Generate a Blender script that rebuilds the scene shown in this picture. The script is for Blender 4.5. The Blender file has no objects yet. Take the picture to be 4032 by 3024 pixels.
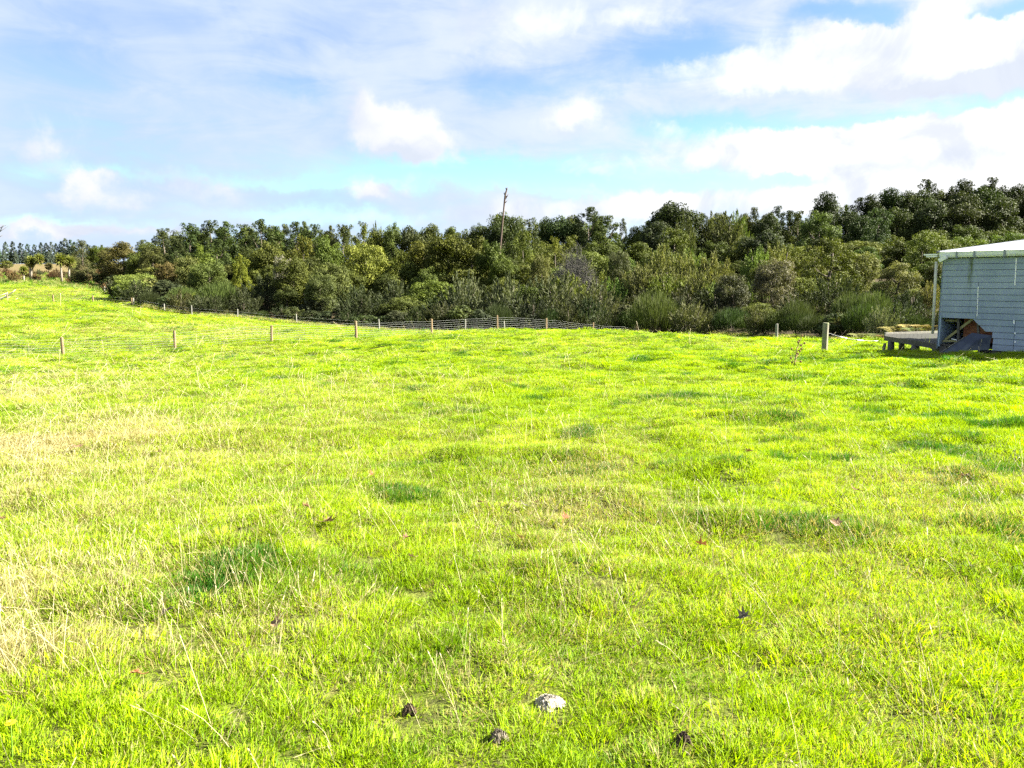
import bpy, math, random
import numpy as np
from mathutils import Vector, Matrix

rng = np.random.default_rng(11)
random.seed(5)
sc = bpy.context.scene
COL = sc.collection

# ------------------------------------------------------------------ camera
F, CX, CY = 3030.0, 2016.0, 1512.0
HORIZON = 1110.0
PITCH = math.atan((CY - HORIZON) / F)
EYE = np.array([0.0, 0.0, 1.6])
cam_data = bpy.data.cameras.new('camera')
cam = bpy.data.objects.new('camera', cam_data)
COL.objects.link(cam)
cam.location = EYE
cam.rotation_euler = (math.radians(90) - PITCH, 0, 0)
cam_data.sensor_width = 36.0
cam_data.lens = 36.0 * F / 4032.0
cam_data.clip_end = 6000
cam_data.clip_start = 0.05
sc.camera = cam

# ------------------------------------------------------------------ light
SUN_AZ = math.radians(86)      # to the right of the view direction
SUN_EL = math.radians(36)
SUN = np.array([math.sin(SUN_AZ) * math.cos(SUN_EL), math.cos(SUN_AZ) * math.cos(SUN_EL), math.sin(SUN_EL)])
sd = bpy.data.lights.new('sun', 'SUN')
sd.energy = 5.0
sd.angle = math.radians(0.6)
sd.color = (1.0, 0.94, 0.80)
so = bpy.data.objects.new('sun', sd)
COL.objects.link(so)
so.rotation_euler = Vector(-SUN).to_track_quat('-Z', 'Y').to_euler()
so.location = (30, 20, 40)

sc.view_settings.view_transform = 'Standard'
sc.view_settings.look = 'None'
sc.view_settings.exposure = 3.0
sc.view_settings.gamma = 1.0
sc.view_settings.use_curve_mapping = False
sc.cycles.max_bounces = 4
sc.cycles.diffuse_bounces = 2
sc.cycles.glossy_bounces = 2
sc.cycles.transmission_bounces = 3
sc.cycles.transparent_max_bounces = 4
sc.cycles.caustics_reflective = False
sc.cycles.caustics_refractive = False
sc.cycles.use_adaptive_sampling = True
sc.cycles.adaptive_threshold = 0.02
sc.cycles.use_denoising = False

# ------------------------------------------------------------------ sky
world = bpy.data.worlds.new('World')
sc.world = world
world.use_nodes = True
WT = world.node_tree
WT.nodes.clear()


class NB:
    """tiny node-building helper"""
    def __init__(s, tree):
        s.t = tree

    def new(s, typ, **kw):
        n = s.t.nodes.new(typ)
        for k, v in kw.items():
            setattr(n, k, v)
        return n

    def put(s, sock, v):
        if isinstance(v, bpy.types.NodeSocket):
            s.t.links.new(v, sock)
        elif v is not None:
            sock.default_value = v

    def m(s, op, a, b=None, c=None, clamp=False):
        n = s.new('ShaderNodeMath', operation=op, use_clamp=clamp)
        for i, v in enumerate((a, b, c)):
            if v is not None:
                s.put(n.inputs[i], v)
        return n.outputs[0]

    def vm(s, op, a, b=None, out=0):
        n = s.new('ShaderNodeVectorMath', operation=op)
        s.put(n.inputs[0], a)
        if b is not None:
            s.put(n.inputs[1], b)
        return n.outputs[out]

    def noise(s, vec, scale, detail=4.0, rough=0.5, dist=0.0, col=False):
        n = s.new('ShaderNodeTexNoise')
        s.put(n.inputs['Vector'], vec)
        n.inputs['Scale'].default_value = scale
        n.inputs['Detail'].default_value = detail
        n.inputs['Roughness'].default_value = rough
        n.inputs['Distortion'].default_value = dist
        return n.outputs[1 if col else 0]

    def step(s, v, lo, hi, a=0.0, b=1.0):
        n = s.new('ShaderNodeMapRange', interpolation_type='SMOOTHSTEP')
        s.put(n.inputs[0], v)
        n.inputs[1].default_value = lo
        n.inputs[2].default_value = hi
        n.inputs[3].default_value = a
        n.inputs[4].default_value = b
        return n.outputs[0]

    def mix(s, f, a, b, blend='MIX'):
        n = s.new('ShaderNodeMix', data_type='RGBA', blend_type=blend)
        s.put(n.inputs[0], f)
        s.put(n.inputs[6], a)
        s.put(n.inputs[7], b)
        return n.outputs[2]

    def xyz(s, x, y, z):
        n = s.new('ShaderNodeCombineXYZ')
        for i, v in enumerate((x, y, z)):
            s.put(n.inputs[i], v)
        return n.outputs[0]

    def sep(s, v):
        n = s.new('ShaderNodeSeparateXYZ')
        s.put(n.inputs[0], v)
        return n.outputs


def build_sky():
    b = NB(WT)
    out = b.new('ShaderNodeOutputWorld')
    bg = b.new('ShaderNodeBackground')
    bg.inputs[1].default_value = 0.0575
    WT.links.new(bg.outputs[0], out.inputs[0])
    sky = b.new('ShaderNodeTexSky', sky_type='NISHITA')
    sky.sun_disc = False
    sky.sun_elevation = SUN_EL
    sky.sun_rotation = SUN_AZ
    sky.air_density = 1.0
    sky.dust_density = 0.4
    sky.ozone_density = 1.2
    tc = b.new('ShaderNodeTexCoord')
    d = b.vm('NORMALIZE', tc.outputs['Generated'])
    x, y, z = b.sep(d)
    az = b.m('ARCTAN2', x, y)
    el = b.m('ARCSINE', z)
    # noise warp of the directions so that no cloud has a clean outline
    w1 = b.noise(d, 7.0, 5, 0.55, col=True)
    w2 = b.noise(d, 28.0, 5, 0.6, col=True)
    wx1, wy1, wz1 = b.sep(w1)
    wx2, wy2, wz2 = b.sep(w2)
    waz = b.m('ADD', az, b.m('ADD', b.m('MULTIPLY', b.m('SUBTRACT', wx1, .5), .06), b.m('MULTIPLY', b.m('SUBTRACT', wx2, .5), .058)))
    wel = b.m('ADD', el, b.m('ADD', b.m('MULTIPLY', b.m('SUBTRACT', wy1, .5), .035), b.m('MULTIPLY', b.m('SUBTRACT', wy2, .5), .042)))
    zz = b.m('MAXIMUM', z, 0.0)
    hz = b.m('ADD', zz, 0.10)
    plane = b.xyz(b.m('DIVIDE', x, hz), b.m('DIVIDE', y, hz), 0.0)

    def blob(px, py, rx, ry, amp=1.0):
        dx, dy, dz = px - CX, math.cos(PITCH) * F - math.sin(PITCH) * (py - CY), -math.sin(PITCH) * F - math.cos(PITCH) * (py - CY)
        a0 = math.atan2(dx, dy)
        e0 = math.asin(dz / math.sqrt(dx * dx + dy * dy + dz * dz))
        u = b.m('DIVIDE', b.m('SUBTRACT', waz, a0), rx / F)
        v = b.m('DIVIDE', b.m('SUBTRACT', wel, e0), ry / F)
        r2 = b.m('ADD', b.m('MULTIPLY', u, u), b.m('MULTIPLY', v, v))
        return b.m('MULTIPLY', b.m('EXPONENT', b.m('MULTIPLY', r2, -1.0)), amp)

    def total(lst):
        r = lst[0]
        for q in lst[1:]:
            r = b.m('ADD', r, q)
        return r

    # clear sky between the clouds, a little more cyan near the horizon
    tintc = b.mix(b.step(el, .10, .27), (0.42, 0.54, 0.64, 1), (0.38, 0.42, 0.56, 1))
    clear = b.mix(1.0, sky.outputs[0], tintc, 'MULTIPLY')
    # closeness to the sun
    sdot = b.vm('DOT_PRODUCT', d, (float(SUN[0]), float(SUN[1]), float(SUN[2])), out=1)
    near = b.step(sdot, -0.10, 0.55)
    # --- layer A: thin stratus veil, lavender in its own shade
    nA = b.noise(plane, 0.55, 7, 0.52, 0.25)
    nA2 = b.noise(d, 5.0, 6, 0.55, 0.3)
    gap = total([blob(1850, 655, 560, 62, 1.0), blob(1300, 715, 340, 34, .5), blob(2780, 500, 330, 55, .85), blob(2300, 720, 460, 50, .6),
                 blob(2640, 200, 330, 80, .85), blob(3330, 50, 170, 50, 1.0), blob(3990, 40, 120, 40, .9), blob(2250, 340, 280, 70, .6),
                 blob(620, 690, 380, 22, .32), blob(3700, 440, 460, 40, .45), blob(2900, 720, 420, 32, .6), blob(1060, 190, 170, 55, .45),
                 blob(1150, 330, 200, 45, .45), blob(300, 890, 450, 24, .35), blob(1250, 850, 500, 36, .5), blob(1800, 330, 260, 60, .3),
                 blob(3480, 90, 60, 30, .5), blob(150, 120, 300, 120, .25)])
    streak = b.noise(b.xyz(b.m('MULTIPLY', az, 2.4), b.m('MULTIPLY', el, 8.0), 0.0), 3.0, 7, .6, .6)
    fA = b.m('ADD', b.m('MULTIPLY', nA, .55), b.m('MULTIPLY', nA2, .45))
    fA = b.m('ADD', fA, b.m('MULTIPLY', b.m('SUBTRACT', streak, .5), .75))
    fA = b.m('ADD', fA, b.m('SUBTRACT', .26, b.m('MULTIPLY', gap, .60)))
    mA = b.step(fA, 0.16, 0.80)
    mA = b.m('MULTIPLY', mA, .96)
    soft = b.m('ADD', b.m('MULTIPLY', nA2, .5), b.m('MULTIPLY', streak, .5))
    shadeA = b.mix(b.step(soft, .32, .68), (1.22, 1.58, 2.15, 1), (1.65, 1.90, 2.3, 1))
    colA = b.mix(near, shadeA, b.mix(b.step(soft, .35, .62), (1.45, 1.72, 2.15, 1), (1.98, 2.12, 2.3, 1)))
    # --- layer B: bright sunlit cloud
    heap = total([blob(1560, 505, 180, 95, 1.15), blob(1440, 395, 60, 55, .6), blob(1640, 580, 130, 45, .7),
                  blob(2240, 460, 150, 70, .75), blob(420, 790, 170, 80, .7), blob(120, 590, 80, 65, .6), blob(360, 720, 60, 40, .5),
                  blob(820, 740, 120, 45, .5), blob(1510, 745, 120, 42, .75), blob(2300, 660, 120, 45, .45),
                  blob(2650, 495, 90, 45, .6), blob(3100, 590, 420, 75, .75), blob(3700, 600, 620, 120, 1.15), blob(4300, 620, 500, 150, 1.1),
                  blob(3500, 150, 420, 120, .8), blob(3950, 230, 300, 130, .85), blob(2950, 240, 340, 90, .6), blob(3300, 330, 350, 60, .4),
                  blob(1950, 130, 420, 130, .45), blob(4700, 300, 500, 300, .8), blob(2500, 60, 400, 70, .45), blob(2400, 400, 120, 80, .35),
                  blob(3300, 800, 900, 60, .75), blob(2200, 800, 600, 45, .45), blob(180, 908, 190, 20, .6), blob(560, 915, 300, 18, .45),
                  blob(1800, 870, 900, 50, .45), blob(900, 950, 900, 40, .4), blob(1080, 700, 100, 50, .3)])
    heap = b.m('ADD', heap, total([blob(3650, 425, 560, 34, -.95), blob(3330, 45, 170, 45, -1.0), blob(3990, 40, 130, 40, -.9), blob(3480, 95, 70, 28, -.6),
                                   blob(2650, 190, 300, 55, -.6), blob(2850, 430, 330, 36, -.6), blob(3000, 710, 380, 26, -.6), blob(3120, 200, 120, 50, -.3),
                                   blob(3640, 250, 160, 30, -.45), blob(3500, 610, 200, 24, -.4), blob(3900, 660, 200, 22, -.35), blob(3900, 150, 150, 25, -.4)]))
    nB = b.noise(d, 11.0, 9, 0.60, 0.5)
    nB2 = b.noise(plane, 0.9, 8, 0.55, 0.2)
    fB = b.m('ADD', heap, b.m('MULTIPLY', b.m('SUBTRACT', nB, .5), 1.45))
    fB = b.m('ADD', fB, b.m('MULTIPLY', b.m('SUBTRACT', nB2, .57), .8))
    mB = b.step(fB, 0.16, 0.84)
    nC = b.noise(d, 9.0, 8, 0.58, 0.5)
    shadeB = b.mix(b.step(nC, .34, .62), (1.52, 1.68, 2.05, 1), (2.2, 2.22, 2.3, 1))
    colB = b.mix(near, shadeB, b.mix(b.step(nC, .33, .56), (1.9, 2.0, 2.2, 1), (2.9, 2.9, 2.9, 1)))
    under = total([blob(1560, 600, 190, 42, 1.0), blob(1430, 470, 70, 60, .5), blob(2240, 520, 150, 34, .9), blob(420, 860, 160, 40, .9), blob(1510, 785, 110, 26, .9),
                   blob(120, 640, 80, 34, .8), blob(820, 780, 110, 30, .7), blob(3550, 350, 520, 45, .8), blob(3950, 330, 250, 60, .9), blob(3600, 640, 330, 30, .6), blob(3300, 230, 300, 40, .5)])
    colB = b.mix(b.m('MINIMUM', under, .85), colB, (1.62, 1.78, 2.08, 1))
    c = b.mix(mA, clear, colA)
    c = b.mix(mB, c, colB)
    WT.links.new(c, bg.inputs[0])


build_sky()
world.cycles.sampling_method = 'MANUAL'
world.cycles.sample_map_resolution = 512

# ------------------------------------------------------------------ helpers
cp, sp = math.cos(PITCH), math.sin(PITCH)
V_F = np.array([0, cp, -sp])
V_U = np.array([0, sp, cp])


def ray(px, py):
    return V_F * F + np.array([1.0, 0, 0]) * (px - CX) - V_U * (py - CY)


def at(px, py, Y):
    r = ray(px, py)
    return EYE + r * (Y / r[1])


def tag(o, label=None, cat=None, group=None, kind=None):
    if label:
        o['label'] = label
    if cat:
        o['category'] = cat
    if group:
        o['group'] = group
    if kind:
        o['kind'] = kind
    return o


def mesh_np(name, verts, loops, sizes, mat=None, smooth=False, attrs=None):
    """verts (N,3), loops flat vertex indices, sizes loop counts per face"""
    me = bpy.data.meshes.new(name)
    verts = np.asarray(verts, dtype=np.float32)
    loops = np.asarray(loops, dtype=np.int32)
    sizes = np.asarray(sizes, dtype=np.int32)
    me.vertices.add(len(verts))
    me.vertices.foreach_set('co', verts.ravel())
    if len(loops):
        me.loops.add(len(loops))
        me.loops.foreach_set('vertex_index', loops)
        me.polygons.add(len(sizes))
        st = np.zeros(len(sizes), np.int32)
        st[1:] = np.cumsum(sizes)[:-1]
        me.polygons.foreach_set('loop_start', st)
        me.polygons.foreach_set('use_smooth', np.full(len(sizes), bool(smooth)))
    me.update(calc_edges=True)
    for k, (dom, typ, arr) in (attrs or {}).items():
        a = me.attributes.new(k, typ, dom)
        fld = 'vector' if typ == 'FLOAT_VECTOR' else 'value'
        a.data.foreach_set(fld, np.asarray(arr).ravel())
    if mat:
        me.materials.append(mat)
    return me


class MB:
    """collects shapes for ONE mesh object"""
    def __init__(s):
        s.v, s.l, s.n = [], [], []

    def add(s, verts, faces):
        o = len(s.v)
        s.v += [tuple(map(float, p)) for p in verts]
        for f in faces:
            s.l += [i + o for i in f]
            s.n.append(len(f))

    def hexa(s, p):
        """8 points: bottom ring 0-3 then top ring 4-7 (counter-clockwise from above)"""
        s.add(p, [(3, 2, 1, 0), (4, 5, 6, 7), (0, 1, 5, 4), (1, 2, 6, 5), (2, 3, 7, 6), (3, 0, 4, 7)])

    def box(s, c, h, rot=None):
        p = []
        for dz in (-1, 1):
            for dx, dy in ((-1, -1), (1, -1), (1, 1), (-1, 1)):
                q = np.array([dx * h[0], dy * h[1], dz * h[2]], float)
                if rot is not None:
                    q = rot @ q
                p.append(q + np.asarray(c))
        s.hexa(p)

    def tube(s, pts, rad, n=6, cap=True):
        pts = [np.asarray(p, float) for p in pts]
        ring = []
        up = np.array([0.13, 0.21, 1.0])
        for i, p in enumerate(pts):
            t = pts[min(i + 1, len(pts) - 1)] - pts[max(i - 1, 0)]
            t = t / (np.linalg.norm(t) + 1e-9)
            a = np.cross(t, up if abs(t[2]) < .95 else np.array([1.0, 0.1, 0]))
            a /= np.linalg.norm(a) + 1e-9
            c = np.cross(t, a)
            r = rad[i] if hasattr(rad, '__len__') else rad
            ring.append([p + r * (math.cos(2 * math.pi * k / n) * a + math.sin(2 * math.pi * k / n) * c) for k in range(n)])
        vs = [q for r_ in ring for q in r_]
        fs = []
        for i in range(len(pts) - 1):
            for k in range(n):
                k2 = (k + 1) % n
                fs.append((i * n + k, i * n + k2, (i + 1) * n + k2, (i + 1) * n + k))
        if cap:
            fs.append(tuple(range(n))[::-1])
            fs.append(tuple((len(pts) - 1) * n + k for k in range(n)))
        s.add(vs, fs)

    def mesh(s, name, mat, smooth=False):
        return mesh_np(name, s.v, s.l, s.n, mat, smooth)

    def build(s, name, mat, parent=None, smooth=False):
        o = bpy.data.objects.new(name, s.mesh(name, mat, smooth))
        COL.objects.link(o)
        if parent:
            o.parent = parent
        return o


def empty(name, loc=(0, 0, 0), rz=0):
    o = bpy.data.objects.new(name, None)
    COL.objects.link(o)
    o.location = loc
    o.rotation_euler = (0, 0, rz)
    o.empty_display_size = 0.2
    return o


# ------------------------------------------------------------------ noise in numpy
_P = np.random.default_rng(3).permutation(512)
_G = np.random.default_rng(4).uniform(-1, 1, 512)


def vnoise(x, y, seed=0):
    x = np.asarray(x, float) + seed * 17.31
    y = np.asarray(y, float) + seed * 9.77
    xi, yi = np.floor(x).astype(int), np.floor(y).astype(int)
    fx, fy = x - xi, y - yi
    fx = fx * fx * (3 - 2 * fx)
    fy = fy * fy * (3 - 2 * fy)

    def h(i, j):
        return _G[_P[(_P[i & 511] + j) & 511]]
    a = h(xi, yi) * (1 - fx) + h(xi + 1, yi) * fx
    c = h(xi, yi + 1) * (1 - fx) + h(xi + 1, yi + 1) * fx
    return a * (1 - fy) + c * fy


def fbm(x, y, oct=3, seed=0):
    r, a, t = 0, 1.0, 0
    for i in range(oct):
        r = r + a * vnoise(np.asarray(x) * 2 ** i, np.asarray(y) * 2 ** i, seed + i * 3)
        t += a
        a *= .5
    return r / t


# ------------------------------------------------------------------ terrain
ctrl = [(0, 0, 0), (-3, 0, 0), (3, 0, 0), (0, 5, 0), (-4, 6, -.03), (4, 6, 0), (0, -10, .1), (-20, -10, .2), (20, -10, .3),
        (0, 12, -.15), (-8, 12, -.3), (8, 12, -.20), (0, 20, -.5), (-14, 20, -1.0), (-8, 30, -1.5), (-24, 28, -1.6), (2, 34, -1.1),
        (-40, 10, -.8), (40, 10, .3), (-60, 40, -2.0), (30, 20, 0)]
for px, py, Y in [(1958, 1306, 54), (1700, 1322, 51), (1403, 1337, 48), (1070, 1347, 45.5), (690, 1379, 43), (250, 1405, 41),
                  (2150, 1309, 57.5), (2335, 1326, 62), (2505, 1332, 67), (2335, 1309, 47), (2505, 1313, 47), (2700, 1325, 45), (3057, 1345, 46),
                  (3690, 1393, 23), (4032, 1396, 21), (4300, 1400, 20), (4032, 1446, 17.5), (3700, 1442, 18.2), (3400, 1438, 18.8), (3000, 1430, 20), (3500, 1560, 13.5), (4032, 1560, 13.2), (3245, 1390, 26.5), (3500, 1393, 27), (3605, 1391, 26), (3600, 1356, 34), (3300, 1352, 36),
                  (0, 1250, 75), (300, 1250, 75), (700, 1265, 72), (1100, 1300, 66), (0, 1187, 102), (211, 1192, 101), (367, 1195, 100),
                  (520, 1206, 96), (648, 1231, 93), (935, 1257, 87), (1168, 1279, 83), (1494, 1303, 80), (0, 1117, 140), (180, 1123, 138),
                  (350, 1141, 130), (430, 1160, 118), (-300, 1117, 140), (0, 1062, 200), (330, 1085, 175), (-300, 1060, 200),
                  (0, 1040, 450), (330, 1040, 450), (-1200, 1050, 450)]:
    ctrl.append(tuple(at(px, py, Y)))
for px, z, Y in [(600, -1.5, 112), (600, -.5, 140), (1000, -2.6, 100), (1000, -1.2, 125), (1000, .5, 160), (1500, -3.8, 86), (1500, -3, 100),
                 (1500, -1.8, 125), (1500, 0, 165), (2000, -4.2, 84), (2000, -3.2, 105), (2000, -1, 130), (2000, 2, 175), (2600, -3.4, 76),
                 (2600, -2.6, 95), (2600, -.5, 125), (2600, 3, 165), (3057, -2.3, 54), (3100, -2.2, 70), (3100, -1.2, 95), (3100, 1.5, 130),
                 (3100, 4.5, 170), (3600, -1.5, 44), (3600, -1.2, 70), (3600, 0, 100), (3600, 3, 140), (3600, 7, 175), (4200, -.6, 42),
                 (4300, -.3, 70), (4300, 1, 100), (4300, 5, 150), (4300, 9, 180), (2016, 8, 450), (4000, 12, 450), (6500, 10, 450),
                 (2016, 12, 1500), (-2500, 12, 1500), (6500, 12, 1500)]:
    ctrl.append(((px - CX) / F * Y, Y, z))
ctrl += [(-500, -400, 0), (500, -400, 2), (0, -900, 0), (-2500, 0, 5), (2500, 0, 8), (0, 3500, 15)]
_C = np.array(ctrl)
_c2 = 6.0 ** 2
_D = np.sqrt((_C[:, None, 0] - _C[None, :, 0]) ** 2 + (_C[:, None, 1] - _C[None, :, 1]) ** 2 + _c2)
_n = len(_C)
_A = np.zeros((_n + 1, _n + 1))
_A[:_n, :_n] = -_D - 0.0 * np.eye(_n)
_A[:_n, _n] = 1
_A[_n, :_n] = 1
_A[:_n, :_n] += np.eye(_n) * 0.15
_W = np.linalg.solve(_A, np.append(_C[:, 2], 0))


def base_h(x, y):
    x = np.asarray(x, float)
    y = np.asarray(y, float)
    r = np.zeros(np.broadcast(x, y).shape) + _W[_n]
    for i in range(_n):
        r = r - _W[i] * np.sqrt((x - _C[i, 0]) ** 2 + (y - _C[i, 1]) ** 2 + _c2)
    return r


EDGE_PX = [-900, 0, 180, 350, 430, 520, 648, 935, 1168, 1494, 1987, 2500, 2700, 3057, 3300, 3600, 4032, 4700]
EDGE_Y = [140, 140, 138, 131, 118, 98, 94, 88, 84, 80, 77, 71, 66, 53, 45, 42, 40, 40]


def edge(x, y):
    """depth at which the paddock gives way to the bush, along the ray through x,y"""
    return np.interp(CX + F * np.asarray(x) / np.maximum(np.asarray(y), .5), EDGE_PX, EDGE_Y)


def hump(x, y):
    """hummocks of the grazed turf: sparse rounded mounds between flat stretches"""
    n1 = fbm(x * 1.0 + 3, y * 1.3, 2, 1)
    n2 = fbm(x * 2.1, y * 2.1 + 5, 2, 7)
    n3 = fbm(x * .11, y * .11, 2, 12)
    return .115 * np.maximum(n1 - .05, 0) + .03 * n1 + .04 * n2 + .06 * n3 - .03


def ground(x, y):
    x = np.asarray(x, float)
    y = np.asarray(y, float)
    d = np.sqrt(x * x + y * y)
    fade = np.clip((d - 1.0) / 3.0, 0, 1) * np.clip((170 - d) / 60, 0, 1)
    return base_h(x, y) + hump(x, y) * fade


def gz(x, y):
    return float(ground(np.array([x]), np.array([y]))[0])


def hit(px, py):
    """where the ray through a photo pixel meets the ground"""
    r = ray(px, py)
    r = r / r[1]
    ys = np.concatenate([np.arange(1.5, 30, .02), np.arange(30, 160, .1)])
    P = EYE[None] + r[None] * ys[:, None]
    g = ground(P[:, 0], P[:, 1])
    k = np.nonzero(P[:, 2] < g)[0]
    i = k[0] if len(k) else len(ys) - 1
    return np.array([P[i, 0], P[i, 1], g[i]])


# ------------------------------------------------------------------ materials
def new_mat(name):
    m = bpy.data.materials.new(name)
    m.use_nodes = True
    m.node_tree.nodes.clear()
    b = NB(m.node_tree)
    out = b.new('ShaderNodeOutputMaterial')
    return m, b, out


def attr(b, name, typ='GEOMETRY', out='Fac'):
    n = b.new('ShaderNodeAttribute', attribute_type=typ, attribute_name=name)
    return n.outputs[out]


def principled(b, col, rough=.6, spec=.3, metal=0.0, normal=None):
    p = b.new('ShaderNodeBsdfPrincipled')
    b.put(p.inputs['Base Color'], col)
    b.put(p.inputs['Roughness'], rough)
    p.inputs['Specular IOR Level'].default_value = spec
    p.inputs['Metallic'].default_value = metal
    if normal is not None:
        b.put(p.inputs['Normal'], normal)
    return p.outputs[0]


def translucent_mix(b, col, tcol, f, rough=.5, spec=.3):
    s = principled(b, col, rough, spec)
    t = b.new('ShaderNodeBsdfTranslucent')
    b.put(t.inputs[0], tcol)
    mx = b.new('ShaderNodeMixShader')
    mx.inputs[0].default_value = f
    b.t.links.new(s, mx.inputs[1])
    b.t.links.new(t.outputs[0], mx.inputs[2])
    return mx.outputs[0]


def mat_foliage():
    m, b, out = new_mat('foliage')
    oi = b.new('ShaderNodeObjectInfo')
    tone = attr(b, 'tone')
    k = b.m('MULTIPLY_ADD', tone, .75, .62)
    c = b.mix(1.0, oi.outputs['Color'], b.xyz(k, k, k), 'MULTIPLY')
    warm = b.mix(b.m('MULTIPLY', tone, .35), c, b.mix(1.0, c, (1.45, 1.15, .55, 1), 'MULTIPLY'))
    tc = b.mix(1.0, warm, (1.15, 1.25, .55, 1), 'MULTIPLY')
    b.t.links.new(translucent_mix(b, warm, tc, .20, .65, .10), out.inputs[0])
    return m


def mat_grass():
    m, b, out = new_mat('grass_blades')
    dry = attr(b, 'dry', 'INSTANCER')
    tint = attr(b, 'tint', 'INSTANCER')
    tone = attr(b, 'tone')
    pos = b.new('ShaderNodeNewGeometry').outputs['Position']
    nz = b.noise(pos, 5.0, 4, .6)
    nl = b.noise(pos, 3.2, 3, .55)
    tt = b.m('ADD', tint, b.m('MULTIPLY', b.m('SUBTRACT', nl, .5), .5), clamp=True)
    lush = b.mix(tt, (.022, .092, .005, 1), (.225, .325, .002, 1))
    straw = b.mix(tone, (.23, .205, .075, 1), (.37, .34, .165, 1))
    t2 = b.m('MULTIPLY_ADD', tone, .85, .60)
    lush = b.mix(1.0, lush, b.xyz(t2, t2, t2), 'MULTIPLY')
    dd = b.m('ADD', dry, b.m('MULTIPLY', b.m('SUBTRACT', nz, .5), .5))
    pick = b.step(b.m('SUBTRACT', dd, b.m('MULTIPLY', tone, .95)), -.06, .12)
    c = b.mix(pick, lush, straw)
    tc = b.mix(1.0, c, (1.3, 1.25, .6, 1), 'MULTIPLY')
    b.t.links.new(translucent_mix(b, c, tc, .42, .55, .18), out.inputs[0])
    return m


def mat_straw():
    m, b, out = new_mat('straw')
    tint = attr(b, 'tint', 'INSTANCER')
    c = b.mix(tint, (.27, .235, .11, 1), (.46, .41, .26, 1))
    b.t.links.new(translucent_mix(b, c, c, .25, .5, .3), out.inputs[0])
    return m


def mat_ground():
    m, b, out = new_mat('turf_and_litter')
    g = b.new('ShaderNodeNewGeometry').outputs['Position']
    zone = attr(b, 'bush')
    rough_z = attr(b, 'rough')
    n1 = b.noise(g, .35, 5, .6)
    n2 = b.noise(g, 3.0, 5, .65)
    n3 = b.noise(g, 22.0, 4, .7)
    turf = b.mix(b.step(n1, .3, .7), (.060, .085, .010, 1), (.11, .13, .018, 1))
    turf = b.mix(b.step(n2, .50, .75), turf, (.17, .15, .05, 1))
    turf = b.mix(b.step(n3, .42, .62, 0, .8), turf, (.030, .030, .010, 1))
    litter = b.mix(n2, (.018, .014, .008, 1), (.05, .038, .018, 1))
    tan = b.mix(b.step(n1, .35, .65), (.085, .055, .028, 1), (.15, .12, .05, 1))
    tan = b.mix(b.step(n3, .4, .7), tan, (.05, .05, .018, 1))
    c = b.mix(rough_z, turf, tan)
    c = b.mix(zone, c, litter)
    bump = b.new('ShaderNodeBump')
    bump.inputs['Strength'].default_value = .6
    bump.inputs['Distance'].default_value = .05
    b.put(bump.inputs['Height'], n3)
    b.t.links.new(principled(b, c, .9, .1, normal=bump.outputs[0]), out.inputs[0])
    return m


def mat_wood(name, c1, c2, sc_=9.0, moss=None, stretch=(1, 1, .12)):
    m, b, out = new_mat(name)
    tc = b.new('ShaderNodeTexCoord').outputs['Object']
    v = b.vm('MULTIPLY', tc, (float(stretch[0]), float(stretch[1]), float(stretch[2])))
    n = b.noise(v, sc_ * 4, 6, .65)
    n2 = b.noise(tc, sc_ * .35, 4, .6)
    c = b.mix(b.step(n, .3, .7), c1, c2)
    c = b.mix(b.step(n2, .55, .75, 0, .45), c, tuple(q * .55 for q in c1[:3]) + (1,))
    if moss:
        c = b.mix(b.step(n2, .42, .60, 0, .75), c, moss)
    bump = b.new('ShaderNodeBump')
    bump.inputs['Strength'].default_value = .5
    bump.inputs['Distance'].default_value = .01
    b.put(bump.inputs['Height'], n)
    b.t.links.new(principled(b, c, .8, .2, normal=bump.outputs[0]), out.inputs[0])
    return m


def mat_plain(name, col, rough=.6, spec=.3, metal=0.0, var=.25, scale=6.0, dirt=None):
    m, b, out = new_mat(name)
    tc = b.new('ShaderNodeTexCoord').outputs['Object']
    n = b.noise(tc, scale, 6, .6)
    k = b.m('MULTIPLY_ADD', n, 2 * var, 1 - var)
    c = b.mix(1.0, col, b.xyz(k, k, k), 'MULTIPLY')
    if dirt:
        n2 = b.noise(tc, scale * .4, 6, .65)
        c = b.mix(b.step(n2, .52, .72, 0, .7), c, dirt)
    b.t.links.new(principled(b, c, rough, spec, metal), out.inputs[0])
    return m


def mat_board():
    """flat blue-grey paint on fibre-cement, streaked and a little green under the gutter leak"""
    m, b, out = new_mat('blue_grey_paint')
    g = b.new('ShaderNodeTexCoord').outputs['Object']
    n = b.noise(g, 1.3, 6, .6)
    nf = b.noise(g, 55.0, 3, .7)
    st = b.noise(b.vm('MULTIPLY', g, (5.0, 5.0, .35)), 2.0, 5, .6)
    c = b.mix(b.step(n, .3, .7), (.22, .275, .345, 1), (.285, .34, .415, 1))
    c = b.mix(b.step(st, .55, .75, 0, .35), c, (.12, .165, .19, 1))
    k = b.m('MULTIPLY_ADD', nf, .3, .85)
    c = b.mix(1.0, c, b.xyz(k, k, k), 'MULTIPLY')
    x, y, z = b.sep(g)
    leak = b.m('MULTIPLY', b.step(b.m('ABSOLUTE', b.m('SUBTRACT', x, .78)), .10, .02), b.step(z, 1.5, 2.6))
    leak = b.m('MULTIPLY', leak, b.step(b.noise(b.vm('MULTIPLY', g, (9.0, 9.0, 1.6)), 2.0, 4, .6), .35, .6, .3, 1))
    c = b.mix(leak, c, (.09, .12, .055, 1))
    low = b.m('MULTIPLY', b.step(z, .45, .0), b.step(n, .4, .6))
    c = b.mix(b.m('MULTIPLY', low, .5), c, (.13, .15, .10, 1))
    b.t.links.new(principled(b, c, .75, .25), out.inputs[0])
    return m


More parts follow.
